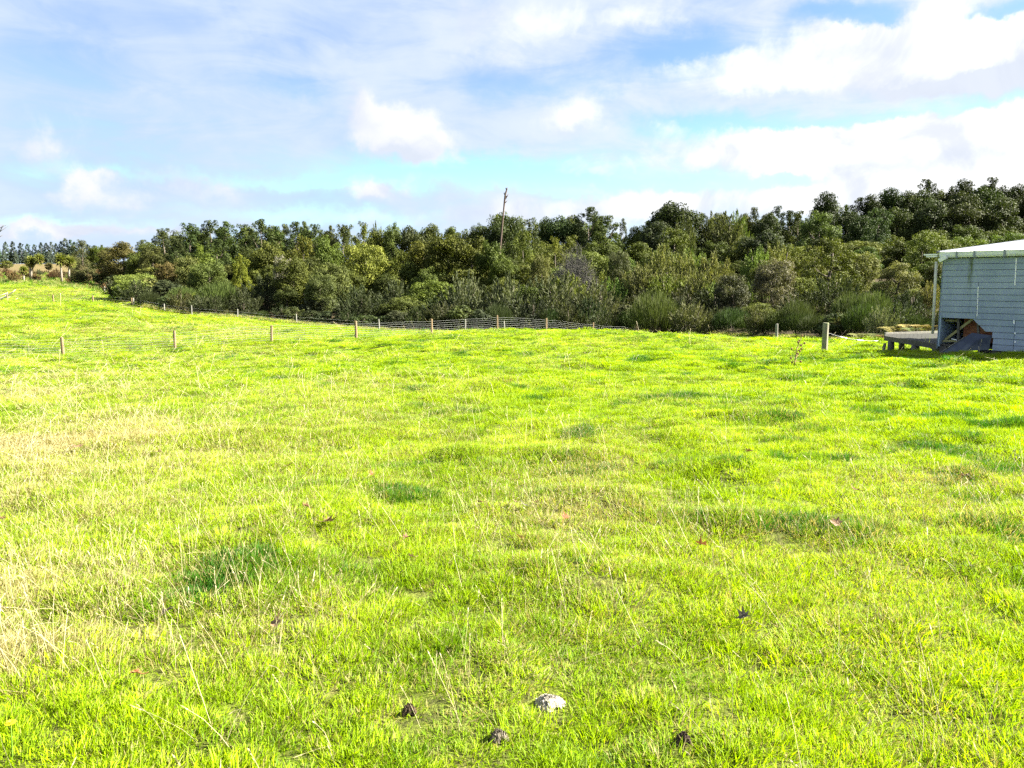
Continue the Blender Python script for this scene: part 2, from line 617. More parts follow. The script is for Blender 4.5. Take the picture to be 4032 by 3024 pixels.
M_FOL = mat_foliage()
M_GRASS = mat_grass()
M_STRAW = mat_straw()
M_GROUND = mat_ground()
M_BARK = mat_wood('bark', (.045, .035, .025, 1), (.10, .085, .065, 1), 3.0)
M_PALEBARK = mat_wood('pale_bark', (.14, .12, .095, 1), (.24, .215, .175, 1), 3.0)
M_DEAD = mat_wood('weathered_dead_wood', (.050, .034, .028, 1), (.115, .085, .068, 1), 2.0)
M_POST = mat_wood('sawn_post_wood', (.115, .080, .046, 1), (.20, .145, .085, 1), 6.0)
M_GREYPOST = mat_wood('silvered_post_wood', (.13, .125, .11, 1), (.24, .235, .21, 1), 6.0)
M_MOSSPOST = mat_wood('mossy_post_wood', (.13, .12, .09, 1), (.24, .23, .17, 1), 5.0, moss=(.10, .14, .035, 1))
M_DECK = mat_wood('weathered_deck_wood', (.050, .047, .040, 1), (.105, .098, .082, 1), 4.0, stretch=(.12, 1, 1))
M_SHADEDECK = mat_wood('shade_dark_deck_wood', (.012, .013, .011, 1), (.030, .031, .025, 1), 4.0)  # planks coloured near-black to stand in for the shade across the platform top
M_STUD = mat_wood('raw_stud_wood', (.19, .17, .075, 1), (.30, .28, .13, 1), 5.0)
M_REDWALL = mat_wood('red_brown_lining', (.17, .055, .028, 1), (.27, .12, .06, 1), 2.0, stretch=(1, 1, 1))
M_BOARD = mat_board()
M_TRIM = mat_plain('blue_grey_trim', (.26, .34, .42, 1), .6, .3, 0, .2, 5.0, (.11, .14, .12, 1))
M_DARKSHEET = mat_plain('dark_sheet_back', (.045, .055, .085, 1), .8, .2, 0, .5, 3.0, (.10, .115, .13, 1))
M_WHITE = mat_plain('white_metal', (.78, .79, .78, 1), .4, .4, 0, .05, 4.0)
M_GUTTER = mat_plain('dirty_white_gutter', (.68, .71, .70, 1), .45, .4, 0, .1, 7.0, (.38, .41, .33, 1))
M_DARKMETAL = mat_plain('dark_grey_flashing', (.085, .095, .12, 1), .5, .4, 0, .3, 4.0)
M_BRACKET = mat_plain('grey_bracket', (.22, .25, .28, 1), .6, .3, 0, .2, 9.0)
M_PIPE = mat_plain('cream_downpipe', (.50, .49, .40, 1), .5, .3, 0, .15, 6.0, (.30, .28, .20, 1))
M_WIRE = mat_plain('galvanised_wire', (.30, .31, .30, 1), .5, .4, 0.2, .1, 3.0)
M_ROPE = mat_plain('white_insulator', (.80, .80, .78, 1), .5, .3, 0, .1, 30.0)
M_CONC = mat_plain('grey_pile', (.10, .095, .085, 1), .9, .1, 0, .4, 9.0)

# ------------------------------------------------------------------ ground sheet
def axis(lo, hi, fine_lo, fine_hi, step, grow):
    a = list(np.arange(fine_lo, fine_hi, step))
    s, v = step, fine_hi
    while v < hi:
        a.append(v)
        s *= grow
        v += s
    a.append(hi)
    s, v, pre = step, fine_lo, []
    while v > lo:
        s *= grow
        v -= s
        pre.append(max(v, lo))
    return np.array(pre[::-1] + a)


def build_ground():
    xs = axis(-3500, 3500, -16, 16, .16, 1.045)
    ys = axis(-1200, 4500, 1.0, 34, .16, 1.03)
    X, Y = np.meshgrid(xs, ys)
    Z = ground(X.ravel(), Y.ravel())
    V = np.column_stack([X.ravel(), Y.ravel(), Z])
    nx, ny = len(xs), len(ys)
    i = np.arange(nx - 1)[None] + nx * np.arange(ny - 1)[:, None]
    i = i.ravel()
    L = np.column_stack([i, i + 1, i + 1 + nx, i + nx]).ravel()
    e = edge(V[:, 0], V[:, 1])
    jit = fbm(V[:, 0] * .4, V[:, 1] * .4, 2, 21) * 2.0
    over = np.where(V[:, 1] > 5, V[:, 1] - e + jit, -50)
    px = CX + F * V[:, 0] / np.maximum(V[:, 1], .5)
    roughz = np.clip((over + 5) / 4, 0, 1) * (px < 470)
    edgez = np.clip((over + 2.0) / 2.0, 0, 1) * (px >= 470)
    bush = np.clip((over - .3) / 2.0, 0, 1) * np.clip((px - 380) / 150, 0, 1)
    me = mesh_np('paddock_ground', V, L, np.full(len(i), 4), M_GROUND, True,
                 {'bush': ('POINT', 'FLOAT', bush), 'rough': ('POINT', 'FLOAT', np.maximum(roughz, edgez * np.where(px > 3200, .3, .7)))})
    o = bpy.data.objects.new('ground', me)
    COL.objects.link(o)
    tag(o, kind='structure')


build_ground()

# ------------------------------------------------------------------ grass
def rhomb(C, A, B):
    """diamond leaves: centre C, half-length vector A, half-width vector B"""
    n = len(C)
    V = np.stack([C - A, C + B - A * .15, C + A, C - B - A * .15], 1).reshape(-1, 3)
    return V, np.arange(4 * n), np.full(n, 4)


def blade_clump(name, n, rad, h0, h1, w, lean, seed, mat):
    r = np.random.default_rng(seed)
    V, L, S, T = [], [], [], []
    for k in range(n):
        a, q = r.uniform(0, 2 * math.pi), rad * math.sqrt(r.uniform())
        p0 = np.array([q * math.cos(a), q * math.sin(a), -.015])
        la = a + r.normal(0, .9)
        ln = abs(r.normal(0, lean)) + .05
        h = r.uniform(h0, h1) * (1 - .35 * (q / rad) ** 2)
        dirv = np.array([math.cos(la) * math.sin(ln), math.sin(la) * math.sin(ln), math.cos(ln)])
        side = np.cross(dirv, [0, 0, 1.0])
        side /= np.linalg.norm(side) + 1e-9
        ta = r.uniform(0, math.pi)
        side = side * math.cos(ta * .5) + np.cross(dirv, side) * math.sin(ta * .5)
        ww = w * r.uniform(.7, 1.25)
        p1 = p0 + dirv * h * .55
        bend = np.array([math.cos(la), math.sin(la), 0]) * h * r.uniform(.05, .38)
        p2 = p0 + dirv * h * .96 + bend - np.array([0, 0, np.linalg.norm(bend) * .35])
        o = len(V)
        V += [p0 - side * ww * .5, p0 + side * ww * .5, p1 + side * ww * .45, p1 - side * ww * .45, p2]
        L += [o, o + 1, o + 2, o + 3, o + 3, o + 2, o + 4]
        S += [4, 3]
        t = r.uniform()
        T += [t, t]
    me = mesh_np(name, V, L, S, mat, False, {'tone': ('FACE', 'FLOAT', np.array(T, np.float32))})
    return me


def stalk(name, h, w, seed, mat):
    r = np.random.default_rng(seed)
    la = r.uniform(0, 6.28)
    ln = r.uniform(.08, .5)
    pts = []
    p = np.array([0, 0, -.02])
    d = np.array([math.cos(la) * math.sin(ln), math.sin(la) * math.sin(ln), math.cos(ln)])
    for i in range(4):
        pts.append(p.copy())
        p = p + d * h / 3
        d = d + np.array([math.cos(la), math.sin(la), -.15]) * r.uniform(.0, .22)
        d /= np.linalg.norm(d)
    mb = MB()
    mb.tube(pts, [w * .5, w * .45, w * .4, w * .3], 3)
    # a short seed head
    for k in range(5):
        q = pts[-1] - (pts[-1] - pts[-2]) * .12 * k
        s = np.array([r.normal(0, 1), r.normal(0, 1), r.normal(0, .4)])
        s /= np.linalg.norm(s)
        mb.add([q, q + s * w * 1.6 + d * .006, q + d * .02, q - s * w * 1.2 + d * .008], [(0, 1, 2, 3)])
    return mb.mesh(name, mat)


def gn_scatter(name, pts, rot, scl, var, extra, protos):
    """one object of points; geometry nodes put a clump on every point"""
    col = bpy.data.collections.new(name + '_clumps')
    for i, me in enumerate(protos):
        o = bpy.data.objects.new('%s_clump_%02d' % (name, i), me)
        col.objects.link(o)
    at_ = {'rot': ('POINT', 'FLOAT_VECTOR', rot.astype(np.float32)), 'scl': ('POINT', 'FLOAT_VECTOR', scl.astype(np.float32)),
           'var': ('POINT', 'INT', var.astype(np.int32))}
    for k, v in extra.items():
        at_[k] = ('POINT', 'FLOAT', v.astype(np.float32))
    me = mesh_np(name, pts, [], [], None, False, at_)
    ob = bpy.data.objects.new(name, me)
    COL.objects.link(ob)
    ng = bpy.data.node_groups.new(name + '_scatter', 'GeometryNodeTree')
    ng.interface.new_socket('Geometry', in_out='INPUT', socket_type='NodeSocketGeometry')
    ng.interface.new_socket('Geometry', in_out='OUTPUT', socket_type='NodeSocketGeometry')
    N = ng.nodes
    gi, go = N.new('NodeGroupInput'), N.new('NodeGroupOutput')
    m2p = N.new('GeometryNodeMeshToPoints')
    iop = N.new('GeometryNodeInstanceOnPoints')
    ci = N.new('GeometryNodeCollectionInfo')
    ci.inputs['Collection'].default_value = col
    ci.inputs['Separate Children'].default_value = True
    ci.inputs['Reset Children'].default_value = True

    def na(nm, typ):
        q = N.new('GeometryNodeInputNamedAttribute')
        q.data_type = typ
        q.inputs[0].default_value = nm
        return q.outputs[0]
    ng.links.new(gi.outputs[0], m2p.inputs[0])
    ng.links.new(m2p.outputs[0], iop.inputs['Points'])
    ng.links.new(ci.outputs[0], iop.inputs['Instance'])
    iop.inputs['Pick Instance'].default_value = True
    ng.links.new(na('var', 'INT'), iop.inputs['Instance Index'])
    ng.links.new(na('rot', 'FLOAT_VECTOR'), iop.inputs['Rotation'])
    ng.links.new(na('scl', 'FLOAT_VECTOR'), iop.inputs['Scale'])
    ng.links.new(iop.outputs[0], go.inputs[0])
    md = ob.modifiers.new('scatter', 'NODES')
    md.node_group = ng
    return ob


DRY_SPOTS = [(60, 1790, 1.7, 1.2), (50, 1930, 1.7, 1.0), (100, 1560, 1.1, 1.6), (330, 1720, .9, 1.0), (150, 1720, .7, .9), (70, 2330, 1.4, .6), (260, 2390, 1.1, .45), (150, 2600, .6, .4), (650, 1480, .5, 1.6),
             (1180, 1620, .5, 1.2), (950, 1740, .3, .8), (1330, 1520, .4, 1.3), (1500, 1800, .4, 1.0), (1600, 1690, .4, 1.2),
             (2450, 1980, .55, .9), (2200, 1860, .4, 1.2), (3480, 2250, .75, .45), (3850, 1930, .6, .8), (3700, 2000, .45, .8),
             (3120, 1610, .5, 1.3), (1220, 2440, .6, .4), (2480, 2040, .4, .7), (700, 2560, .5, .35), (2600, 2960, .5, .25),
             (3550, 2950, .55, .3), (1850, 2800, .4, .3), (2750, 1750, .4, 1.0), (150, 1500, .7, 3.0), (350, 1300, .5, 5.0),
             (800, 1290, .5, 6.0), (250, 1150, .6, 9.0), (1000, 1330, .45, 4.0), (2400, 1330, .4, 4.0), (2050, 1350, .25, 4.0), (2900, 1370, .4, 3.0)]
DRY_W = [(hit(px, py), a, r) for px, py, a, r in DRY_SPOTS]


def dryness(x, y):
    f = .085 + .26 * fbm(x * .35, y * .35, 3, 31) + .18 * fbm(x * 1.3, y * 1.3, 2, 35)
    f = f + .10 * np.clip(-x / np.maximum(y, 1) * 2.2, -.6, 1)
    for p, a, r in DRY_W:
        q = ((x - p[0]) / r) ** 2 + ((y - p[1]) / (r * 1.25)) ** 2
        f = f + .50 * a * np.exp(-q) * (.7 + .6 * vnoise(x * 2, y * 2, 41))
    return f


def scatter_xy(rho0, d0, dmin, dmax, px0=-420, px1=4450, seed=1):
    """random ground points, constant density out to d0, thinning with distance squared beyond"""
    r = np.random.default_rng(seed)
    k0, k1 = (px0 - CX) / F, (px1 - CX) / F
    out = []
    edges_ = np.geomspace(dmin, dmax, 70)
    for a, c in zip(edges_[:-1], edges_[1:]):
        mid = .5 * (a + c)
        rho = rho0 / max(1, mid / d0) ** 2
        area = .5 * (k1 - k0) * (c * c - a * a)
        n = r.poisson(rho * area)
        y = np.sqrt(r.uniform(a * a, c * c, n))
        k = r.uniform(k0, k1, n)
        out.append(np.column_stack([k * y, y]))
    return np.concatenate(out)


SHED_KEEP = []


def build_grass():
    r = np.random.default_rng(77)
    protos = [blade_clump('turf_clump', 250, .12, .035, .080, .0038, .48, 100 + i, M_GRASS) for i in range(7)]
    d0 = 8.0
    P = scatter_xy(112, d0, 1.3, 142, seed=2)
    x, y = P[:, 0], P[:, 1]
    keep = y < edge(x, y) + r.normal(0, .8, len(x))
    # bare scrapes
    for px, py, rad in [(650, 1575, .55), (790, 1572, .45), (1640, 2830, .16), (2690, 2960, .14), (1962, 2925, .13), (2162, 2790, .15), (1760, 2860, .15), (3600, 2960, .14), (720, 2620, .14)]:
        h = hit(px, py)
        q = np.hypot(x - h[0], (y - h[1]) / 1.3) / rad
        keep &= ~((q < 1) & (r.uniform(size=len(x)) < .72))
    x, y = x[keep], y[keep]
    d = np.hypot(x, y)
    s = np.maximum(1, d / d0)
    dr = dryness(x, y)
    lushn = fbm(x * .9, y * .9, 3, 51)
    wx_ = x + .9 * fbm(x * .5, y * .5, 2, 71)
    wy_ = y + .9 * fbm(x * .5 + 40, y * .5, 2, 73)
    tuft = np.clip(fbm(wx_ * 1.7 + 9, wy_ * 2.6, 3, 61) * 4.2 - 1.05, 0, 1) * np.clip(fbm(x * .35, y * .35, 2, 66) * 2.2 + .35, .08, 1)
    tint = np.clip(.76 + .35 * lushn - .95 * tuft + r.normal(0, .17, len(x)) + .10 * (x / np.maximum(y, 2)), 0, 1)
    hgt = (1.0 + .60 * tuft + .34 * r.normal(size=len(x)).clip(-2, 2) + .25 * lushn) * np.minimum(s, 1.3)
    hgt = np.clip(hgt, .45, 2.6)
    w = s * r.uniform(.85, 1.2, len(x))
    scl = np.column_stack([w, w, hgt])
    z = ground(x, y)
    gx = (ground(x + .1, y) - ground(x - .1, y)) / .2
    gy = (ground(x, y + .1) - ground(x, y - .1)) / .2
    rz = r.uniform(0, 6.28, len(x))
    nx_, ny_ = -gx + r.normal(0, .05, len(x)), -gy + r.normal(0, .05, len(x))
    lx = nx_ * np.cos(rz) + ny_ * np.sin(rz)
    ly = -nx_ * np.sin(rz) + ny_ * np.cos(rz)
    rot = np.column_stack([-np.arctan(ly), np.arctan(lx), rz])
    o = gn_scatter('grass', np.column_stack([x, y, z]), rot, scl, r.integers(0, len(protos), len(x)),
                   {'dry': np.clip(dr, 0, 1.2), 'tint': tint}, protos)
    tag(o, 'bright green grazed pasture grass with straw patches covering the paddock', 'grass', kind='stuff')
    n1 = len(x)
    # dry stalks
    st = [stalk('dry_stalk', .24 + .06 * (i % 3), .0017, 300 + i, M_STRAW) for i in range(8)]
    P = scatter_xy(330, 5.0, 1.6, 120, seed=5)
    x, y = P[:, 0], P[:, 1]
    pr = np.clip(dryness(x, y) * 1.5 - .16, .03, 1)
    k = (r.uniform(size=len(x)) < pr) & (y < edge(x, y))
    x, y = x[k], y[k]
    d = np.hypot(x, y)
    s = np.maximum(1, d / 5.0)
    hs = r.uniform(.45, 1.15, len(x)) * np.minimum(1 + (s - 1) * .08, 1.6)
    scl = np.column_stack([s * .9, s * .9, hs])
    scl[:, :2] *= np.where(s > 1, .75, 1.0)[:, None]
    rot = np.column_stack([r.normal(0, .25, len(x)), r.normal(0, .25, len(x)), r.uniform(0, 6.28, len(x))])
    o = gn_scatter('dry_grass_stalks', np.column_stack([x, y, ground(x, y)]), rot, scl, r.integers(0, len(st), len(x)),
                   {'tint': r.uniform(0, 1, len(x))}, st)
    tag(o, 'thin straw coloured dry grass stalks standing above the green pasture', 'dry grass', kind='stuff')
    # rank brown grass along the bush edge and on the rough rise
    rp = [blade_clump('rank_clump', 34, .22, .25, .62, .022, .35, 500 + i, M_GRASS) for i in range(4)]
    n = 9000
    k = r.uniform((-500 - CX) / F, (4500 - CX) / F, n)
    e = np.interp(CX + F * k, EDGE_PX, EDGE_Y)
    off = np.abs(r.normal(0, 1.3, n)) - .4
    rough = (CX + F * k) < 480
    off = np.where(rough, r.uniform(-4, 42, n), off)
    y = e + off
    x = k * y
    s = np.clip(y / 70, .7, 1.7)
    sc_ = np.column_stack([s, s, s * r.uniform(.45, 1.1, n)])
    px = CX + F * k
    o = gn_scatter('rank_grass', np.column_stack([x, y, ground(x, y)]),
                   np.column_stack([r.normal(0, .15, n), r.normal(0, .15, n), r.uniform(0, 6.28, n)]), sc_, r.integers(0, 4, n),
                   {'dry': np.where(rough, np.clip(r.normal(.35, .3, n), 0, 1.0), np.clip(r.normal(.62, .3, n), 0, 1.2)), 'tint': r.uniform(0, .4, n)}, rp)
    tag(o, 'long rank brown grass along the foot of the bush and rough rise', 'rank grass', kind='stuff')
    print('GRASS', n1, len(pr))


build_grass()

# ------------------------------------------------------------------ tree prototypes
def unit(v):
    return v / (np.linalg.norm(v, axis=-1, keepdims=True) + 1e-9)


def leaf_mesh(name, parts):
    V, L, S, T = [], [], [], []
    o = 0
    for C, A, B, tone in parts:
        v, l, s = rhomb(C, A, B)
        V.append(v)
        L.append(l + o)
        S.append(s)
        T.append(tone)
        o += len(v)
    return mesh_np(name, np.concatenate(V), np.concatenate(L), np.concatenate(S), M_FOL, False,
                   {'tone': ('FACE', 'FLOAT', np.concatenate(T).astype(np.float32))})


def clump_leaves(r, centers, radii, n, ln, wd, up=0.25, squash=.8, flat=.5, zdir=0.0):
    """leaves on the skins of clumps; each clump has its own tone"""
    parts = []
    for c, rad in zip(centers, radii):
        k = max(6, int(n * (rad / np.mean(radii)) ** 1.6))
        d = unit(r.normal(size=(k, 3)) + np.array([0, 0, up]))
        q = rad * r.uniform(.35, 1.05, (k, 1)) ** .6
        C = c + d * q * np.array([1, 1, squash])
        nrm = unit(d * 1.0 + r.normal(size=(k, 3)) * .36 + np.array([0, 0, .15]))
        t = unit(np.cross(nrm, r.normal(size=(k, 3))) + np.array([0, 0, zdir]) + d * .35)
        B = unit(np.cross(nrm, t))
        s = r.uniform(.65, 1.3, (k, 1))
        tone = np.clip(r.normal(.5, .2) + r.normal(0, .17, k), 0, 1)
        parts.append((C, t * ln * .5 * s, B * wd * .5 * s, tone))
    return parts


def proto_round(seed, H, W, z0, nclump, crad, nleaf, ln, wd, top=1.0, squash=.75):
    r = np.random.default_rng(seed)
    cs, rs = [], []
    zc, rz = (z0 + H) / 2, (H - z0) / 2
    lob = r.uniform(.78, 1.12, 9)
    for i in range(nclump):
        d = unit(r.normal(size=3))
        if d[2] < -.88:
            d[2] *= -.6
        q = r.uniform(.45, 1.0) ** .45
        az_ = (math.atan2(d[1], d[0]) / (2 * math.pi) + .5) * 8
        lb = np.interp(az_, range(9), np.append(lob[:8], lob[0]))
        rad = crad * r.uniform(.6, 1.25)
        c = np.array([d[0] * (W / 2 - rad * .7) * q * lb, d[1] * (W / 2 - rad * .7) * q * lb, zc + d[2] * (rz - rad * .5) * q * r.uniform(.9, 1.06)])
        cs.append(c)
        rs.append(rad)
    return leaf_mesh('crown', clump_leaves(r, cs, rs, nleaf, ln, wd, squash=squash)), cs


def proto_cone(seed, H, W, z0, levels, nleaf, ln, wd, pw=.75, droop=.15, ragged=.25):
    r = np.random.default_rng(seed)
    cs, rs = [], []
    for i in range(levels):
        f = (i + .5) / levels
        z = z0 + (H - z0) * f ** .92
        R = W / 2 * max(.05, (1 - f) ** pw) * r.uniform(1 - ragged, 1 + ragged)
        nb = max(2, int(7 * (1 - f) + 2))
        a0 = r.uniform(0, 6.28)
        for k in range(nb):
            a = a0 + 6.283 * k / nb + r.normal(0, .25)
            q = R * r.uniform(.55, 1.0)
            rad = max(.42, (.22 * W) * (1 - f * .55) * r.uniform(.75, 1.2) * .72)
            cs.append(np.array([math.cos(a) * q, math.sin(a) * q, z - droop * q + r.normal(0, .12)]))
            rs.append(rad)
    for dz, rr in ((.25, .22), (.75, .42), (1.4, .6)):
        cs.append(np.array([0, 0, H - dz]))
        rs.append(rr)
        cs.append(np.array([r.normal(0, .2), r.normal(0, .2), H - dz - .4]))
        rs.append(rr)
    return leaf_mesh('crown', clump_leaves(r, cs, rs, nleaf, ln, wd, up=.2, squash=.85, zdir=.5)), cs


def proto_plume(seed, H, W, z0, nplume, nleaf, ln, wd, pr=.5, pl=1.4, spread=1.0):
    """upright feathery plumes fanning out of a shared base"""
    r = np.random.default_rng(seed)
    parts, cs = [], []
    for i in range(nplume):
        a = r.uniform(0, 6.28)
        q = math.sqrt(r.uniform()) * W / 2 * .86
        edge_f = q / (W / 2)
        top = H * (1 - .45 * edge_f ** 2.0) * r.uniform(.72, 1.0)
        L_ = pl * r.uniform(.7, 1.3)
        ax = unit(np.array([math.cos(a) * edge_f * .55 * spread, math.sin(a) * edge_f * .55 * spread, 1.0]))
        c0 = np.array([math.cos(a) * q, math.sin(a) * q, max(z0, top - L_)])
        k = nleaf
        f = r.uniform(0, 1, (k, 1))
        rr = pr * (1 - f) ** .6 * r.uniform(.2, 1.0, (k, 1))
        th = r.uniform(0, 6.28, (k, 1))
        off = np.concatenate([np.cos(th) * rr, np.sin(th) * rr, np.zeros((k, 1))], 1)
        C = c0 + ax * f * L_ + off
        t = unit(ax + off / (pr + 1e-6) * .55 + r.normal(size=(k, 3)) * .28)
        B = unit(np.cross(t, r.normal(size=(k, 3))))
        s = r.uniform(.6, 1.3, (k, 1))
        parts.append((C, t * ln * .5 * s, B * wd * .5 * s, np.clip(r.normal(.5, .22) + r.normal(0, .16, k), 0, 1)))
        cs.append(c0)
    # a lower skirt so the bush is closed to the ground
    k = nplume * nleaf // 3
    a = r.uniform(0, 6.28, k)
    q = np.sqrt(r.uniform(.1, 1, k)) * W / 2 * .85
    C = np.column_stack([np.cos(a) * q, np.sin(a) * q, z0 + r.uniform(0, 1, k) * (H * .55 - z0)])
    t = unit(r.normal(size=(k, 3)) * .6 + np.array([0, 0, .8]))
    B = unit(np.cross(t, r.normal(size=(k, 3))))
    parts.append((C, t * ln * .6, B * wd * .6, r.uniform(.1, .7, k)))
    return leaf_mesh('crown', parts), cs


def proto_broom(seed, H, W, n, w):
    r = np.random.default_rng(seed)
    a = r.uniform(0, 6.28, n)
    q = np.sqrt(r.uniform(0, 1, n)) * W * .5
    lean = q / (W * .5) * .32 + np.abs(r.normal(0, .08, n))
    t = unit(np.column_stack([np.cos(a) * lean, np.sin(a) * lean, np.ones(n)]))
    top = H * (1 - .4 * (q / (W * .5)) ** 2) * r.uniform(.6, 1.02, n)
    ln = r.uniform(.2, .75, n) * H * .42
    C = np.column_stack([np.cos(a) * q, np.sin(a) * q, np.zeros(n)]) + t * (np.maximum(top - ln * .5, ln * .4))[:, None]
    C[:, :2] -= t[:, :2] * (top * .35)[:, None]
    B = unit(np.cross(t, r.normal(size=(n, 3))))
    return leaf_mesh('crown', [(C, t * (ln * .5)[:, None], B * w * .5, np.clip(r.normal(.5, .25, n), 0, 1))]), [np.array([0, 0, H * .4])]


def trunk_mesh(seed, H, rad, cs, frac=.75, nl=6, multi=1, mat=None):
    r = np.random.default_rng(seed + 900)
    mb = MB()
    for k in range(multi):
        bx, by = (0, 0) if multi == 1 else (r.normal(0, rad * 2), r.normal(0, rad * 2))
        pts = [np.array([bx, by, -.25])]
        for i in range(1, 5):
            f = i / 4
            pts.append(np.array([bx * (1 + f * 2) + r.normal(0, rad * .7), by * (1 + f * 2) + r.normal(0, rad * .7), H * frac * f]))
        mb.tube(pts, [rad * 1.25, rad, rad * .8, rad * .6, rad * .3], 6)
        if len(cs) > 2:
            for c in [cs[j] for j in r.integers(0, len(cs), nl)]:
                s = min(max(.25, c[2] / (H * frac) - .25), .9)
                p0 = np.array([bx * (1 + s * 2), by * (1 + s * 2), H * frac * s])
                mid = (p0 + c) / 2 + np.array([0, 0, -.12 * np.linalg.norm(c - p0)])
                mb.tube([p0, mid, c], [rad * .42, rad * .3, rad * .12], 4, cap=False)
    return mb.mesh('trunk', mat or M_BARK, True)


PROTO = {}


def reg(sp, H, W, crown_cs, rad, multi=1, mat=None, frac=.75):
    cm, cs = crown_cs
    PROTO.setdefault(sp, []).append((H, W, cm, trunk_mesh(len(PROTO) * 7 + len(PROTO.get(sp, [])), H, rad, cs, frac, 6, multi, mat)))


for s in range(3):
    reg('totara', 9, 6.2, proto_round(20 + s, 9, 6.2, .6, 74, .98, 165, .245, .125), .22)
for s in range(2):
    reg('dome', 7, 7.5, proto_round(30 + s, 7, 7.5, .4, 95, .84, 145, .225, .105, squash=.68), .22)
for s in range(2):
    reg('broadleaf', 11, 7.5, proto_round(40 + s, 11, 7.5, .8, 78, 1.28, 165, .31, .165), .3)
for s in range(3):
    reg('conifer', 12, 6.0, proto_cone(50 + s, 12, 6.0, .8, 17, 150, .27, .11, .38 + .05 * s, .16, .22), .22)
for s in range(2):
    reg('totcone', 9, 7.0, proto_cone(60 + s, 9, 7.0, .4, 14, 170, .24, .12, .42, .08, .2), .22)
for s in range(3):
    reg('kanuka', 8, 5.0, proto_plume(70 + s, 8, 5.0, .6, 70, 72, .36, .11, .60, 2.4, .7), .14, 2)
for s in range(3):
    reg('manuka', 4.2, 3.6, proto_plume(80 + s, 4.2, 3.6, .1, 52, 64, .30, .065, .32, 1.5, 1.3), .07, 3)
for s in range(2):
    reg('broom', 2.6, 2.4, proto_broom(90 + s, 2.6, 2.4, 3400, .022), .03, 4, None, .4)
for s in range(2):
    reg('pine', 17, 6.5, proto_cone(110 + s, 17, 6.5, .8, 16, 36, .85, .32, .50, .12, .25), .25)
for s in range(2):
    reg('shrub', 3.0, 3.6, proto_round(120 + s, 3.0, 3.6, .05, 50, .50, 56, .25, .11, squash=.8), .06, 3)

TINT_GAIN = 0.87
TINT = {'totara': (.050, .068, .014), 'dome': (.075, .098, .022), 'broadleaf': (.030, .044, .014), 'conifer': (.040, .058, .016),
        'totcone': (.060, .078, .013), 'kanuka': (.088, .120, .032), 'manuka': (.042, .054, .026), 'broom': (.036, .056, .018),
        'pine': (.040, .062, .050), 'shrub': (.036, .048, .022)}
WORDS = {'totara': ('bushy_tree', 'olive-green bushy tree', 'bushy evergreen trees of the bush'),
         'dome': ('dome_tree', 'leafy dome-shaped tree', 'dome-shaped trees of the bush'),
         'broadleaf': ('broadleaf_tree', 'dark broad-crowned tree', 'dark broad-crowned trees of the bush'),
         'conifer': ('conifer_tree', 'dark pointed conifer', 'pointed conifers of the bush'),
         'totcone': ('conical_tree', 'olive cone-shaped tree', 'olive cone-shaped trees of the bush'),
         'kanuka': ('feathery_tree', 'pale feathery tree', 'pale feathery trees of the bush'),
         'manuka': ('spiky_shrub', 'grey-green spiky shrub', 'spiky shrubs at the bush edge'),
         'broom': ('broom_shrub', 'upright green broom shrub', 'broom shrubs at the bush edge'),
         'pine': ('pine_tree', 'blue-green far pine', 'far pines on the hill'),
         'shrub': ('low_shrub', 'low dark leafy shrub', 'low shrubs at the bush edge')}
MARKS = [(60, 'the pale fallen branch'), (250, 'the first fence post'), (470, 'the far corner posts'), (690, 'the second fence post'), (1070, 'the third fence post'), (1403, 'the fourth fence post'),
         (1700, 'the fifth fence post'), (1958, 'the sixth fence post'), (2150, 'the seventh fence post'), (2335, 'the eighth fence post'),
         (2505, 'the ninth fence post'), (2780, 'the grass between ninth fence post and white post'), (3057, 'the white post'), (3245, 'the mossy strainer post'),
         (3500, 'the wooden platform'), (3860, 'the shed')]
ALLTREES = []
BAND = ['at the bush edge', 'in the middle bush', 'in the upper bush', 'on the skyline', 'on the far hill', 'on the rough rise']


def tree(px, ytop, wpx, Y, sp, band, tint=None, label=None, k=None, hmin=1.0, bright=1.0):
    top = at(px, ytop, Y)
    x = top[0]
    z0 = gz(x, Y)
    h = max(hmin, top[2] - z0)
    w = wpx / F * Y * {'conifer': 2.1, 'broadleaf': 1.3, 'totcone': 1.15, 'pine': 2.1}.get(sp, 1.1)
    ps = PROTO[sp]
    H, W, cm, tm = ps[k % len(ps)] if k is not None else ps[random.randrange(len(ps))]
    root = empty(WORDS[sp][0], (x, Y, z0), random.uniform(0, 6.28))
    s = w / W
    s = min(s, 1.25 * h / H * (1 + .25 * (sp in ('dome', 'shrub'))))
    root.scale = (s * random.uniform(.94, 1.06), s * random.uniform(.94, 1.06), h / H)
    c = bpy.data.objects.new('crown', cm)
    t = bpy.data.objects.new('trunk', tm)
    base = np.array(tint if tint else TINT[sp]) * TINT_GAIN
    if sp == 'manuka' and tint and band == 0:
        base = base * np.array([.72, .88, .72])
    j = np.array([random.uniform(.90, 1.1), random.uniform(.90, 1.1), random.uniform(.85, 1.15)]) * bright * random.uniform(.68, 1.36)
    c.color = tuple(base * (j if tint is None else (.95 + .1 * random.random()))) + (1,)
    for q in (c, t):
        COL.objects.link(q)
        q.parent = root
    ALLTREES.append(dict(o=root, px=px, y=ytop, w=wpx, sp=sp, band=band, label=label, Y=Y))
    return root


SKY_X = [330, 420, 560, 640, 740, 880, 1030, 1200, 1450, 1650, 1800, 1900, 1985, 2060, 2200, 2320, 2420, 2500, 2560, 2660, 2780, 2850, 3000, 3130, 3250, 3340, 3500, 3650, 3800, 3900, 4032, 4300]
SKY_Y = [960, 955, 945, 900, 880, 872, 870, 882, 872, 872, 890, 850, 828, 850, 835, 820, 870, 880, 860, 775, 850, 805, 830, 835, 775, 800, 748, 722, 718, 705, 735, 730]


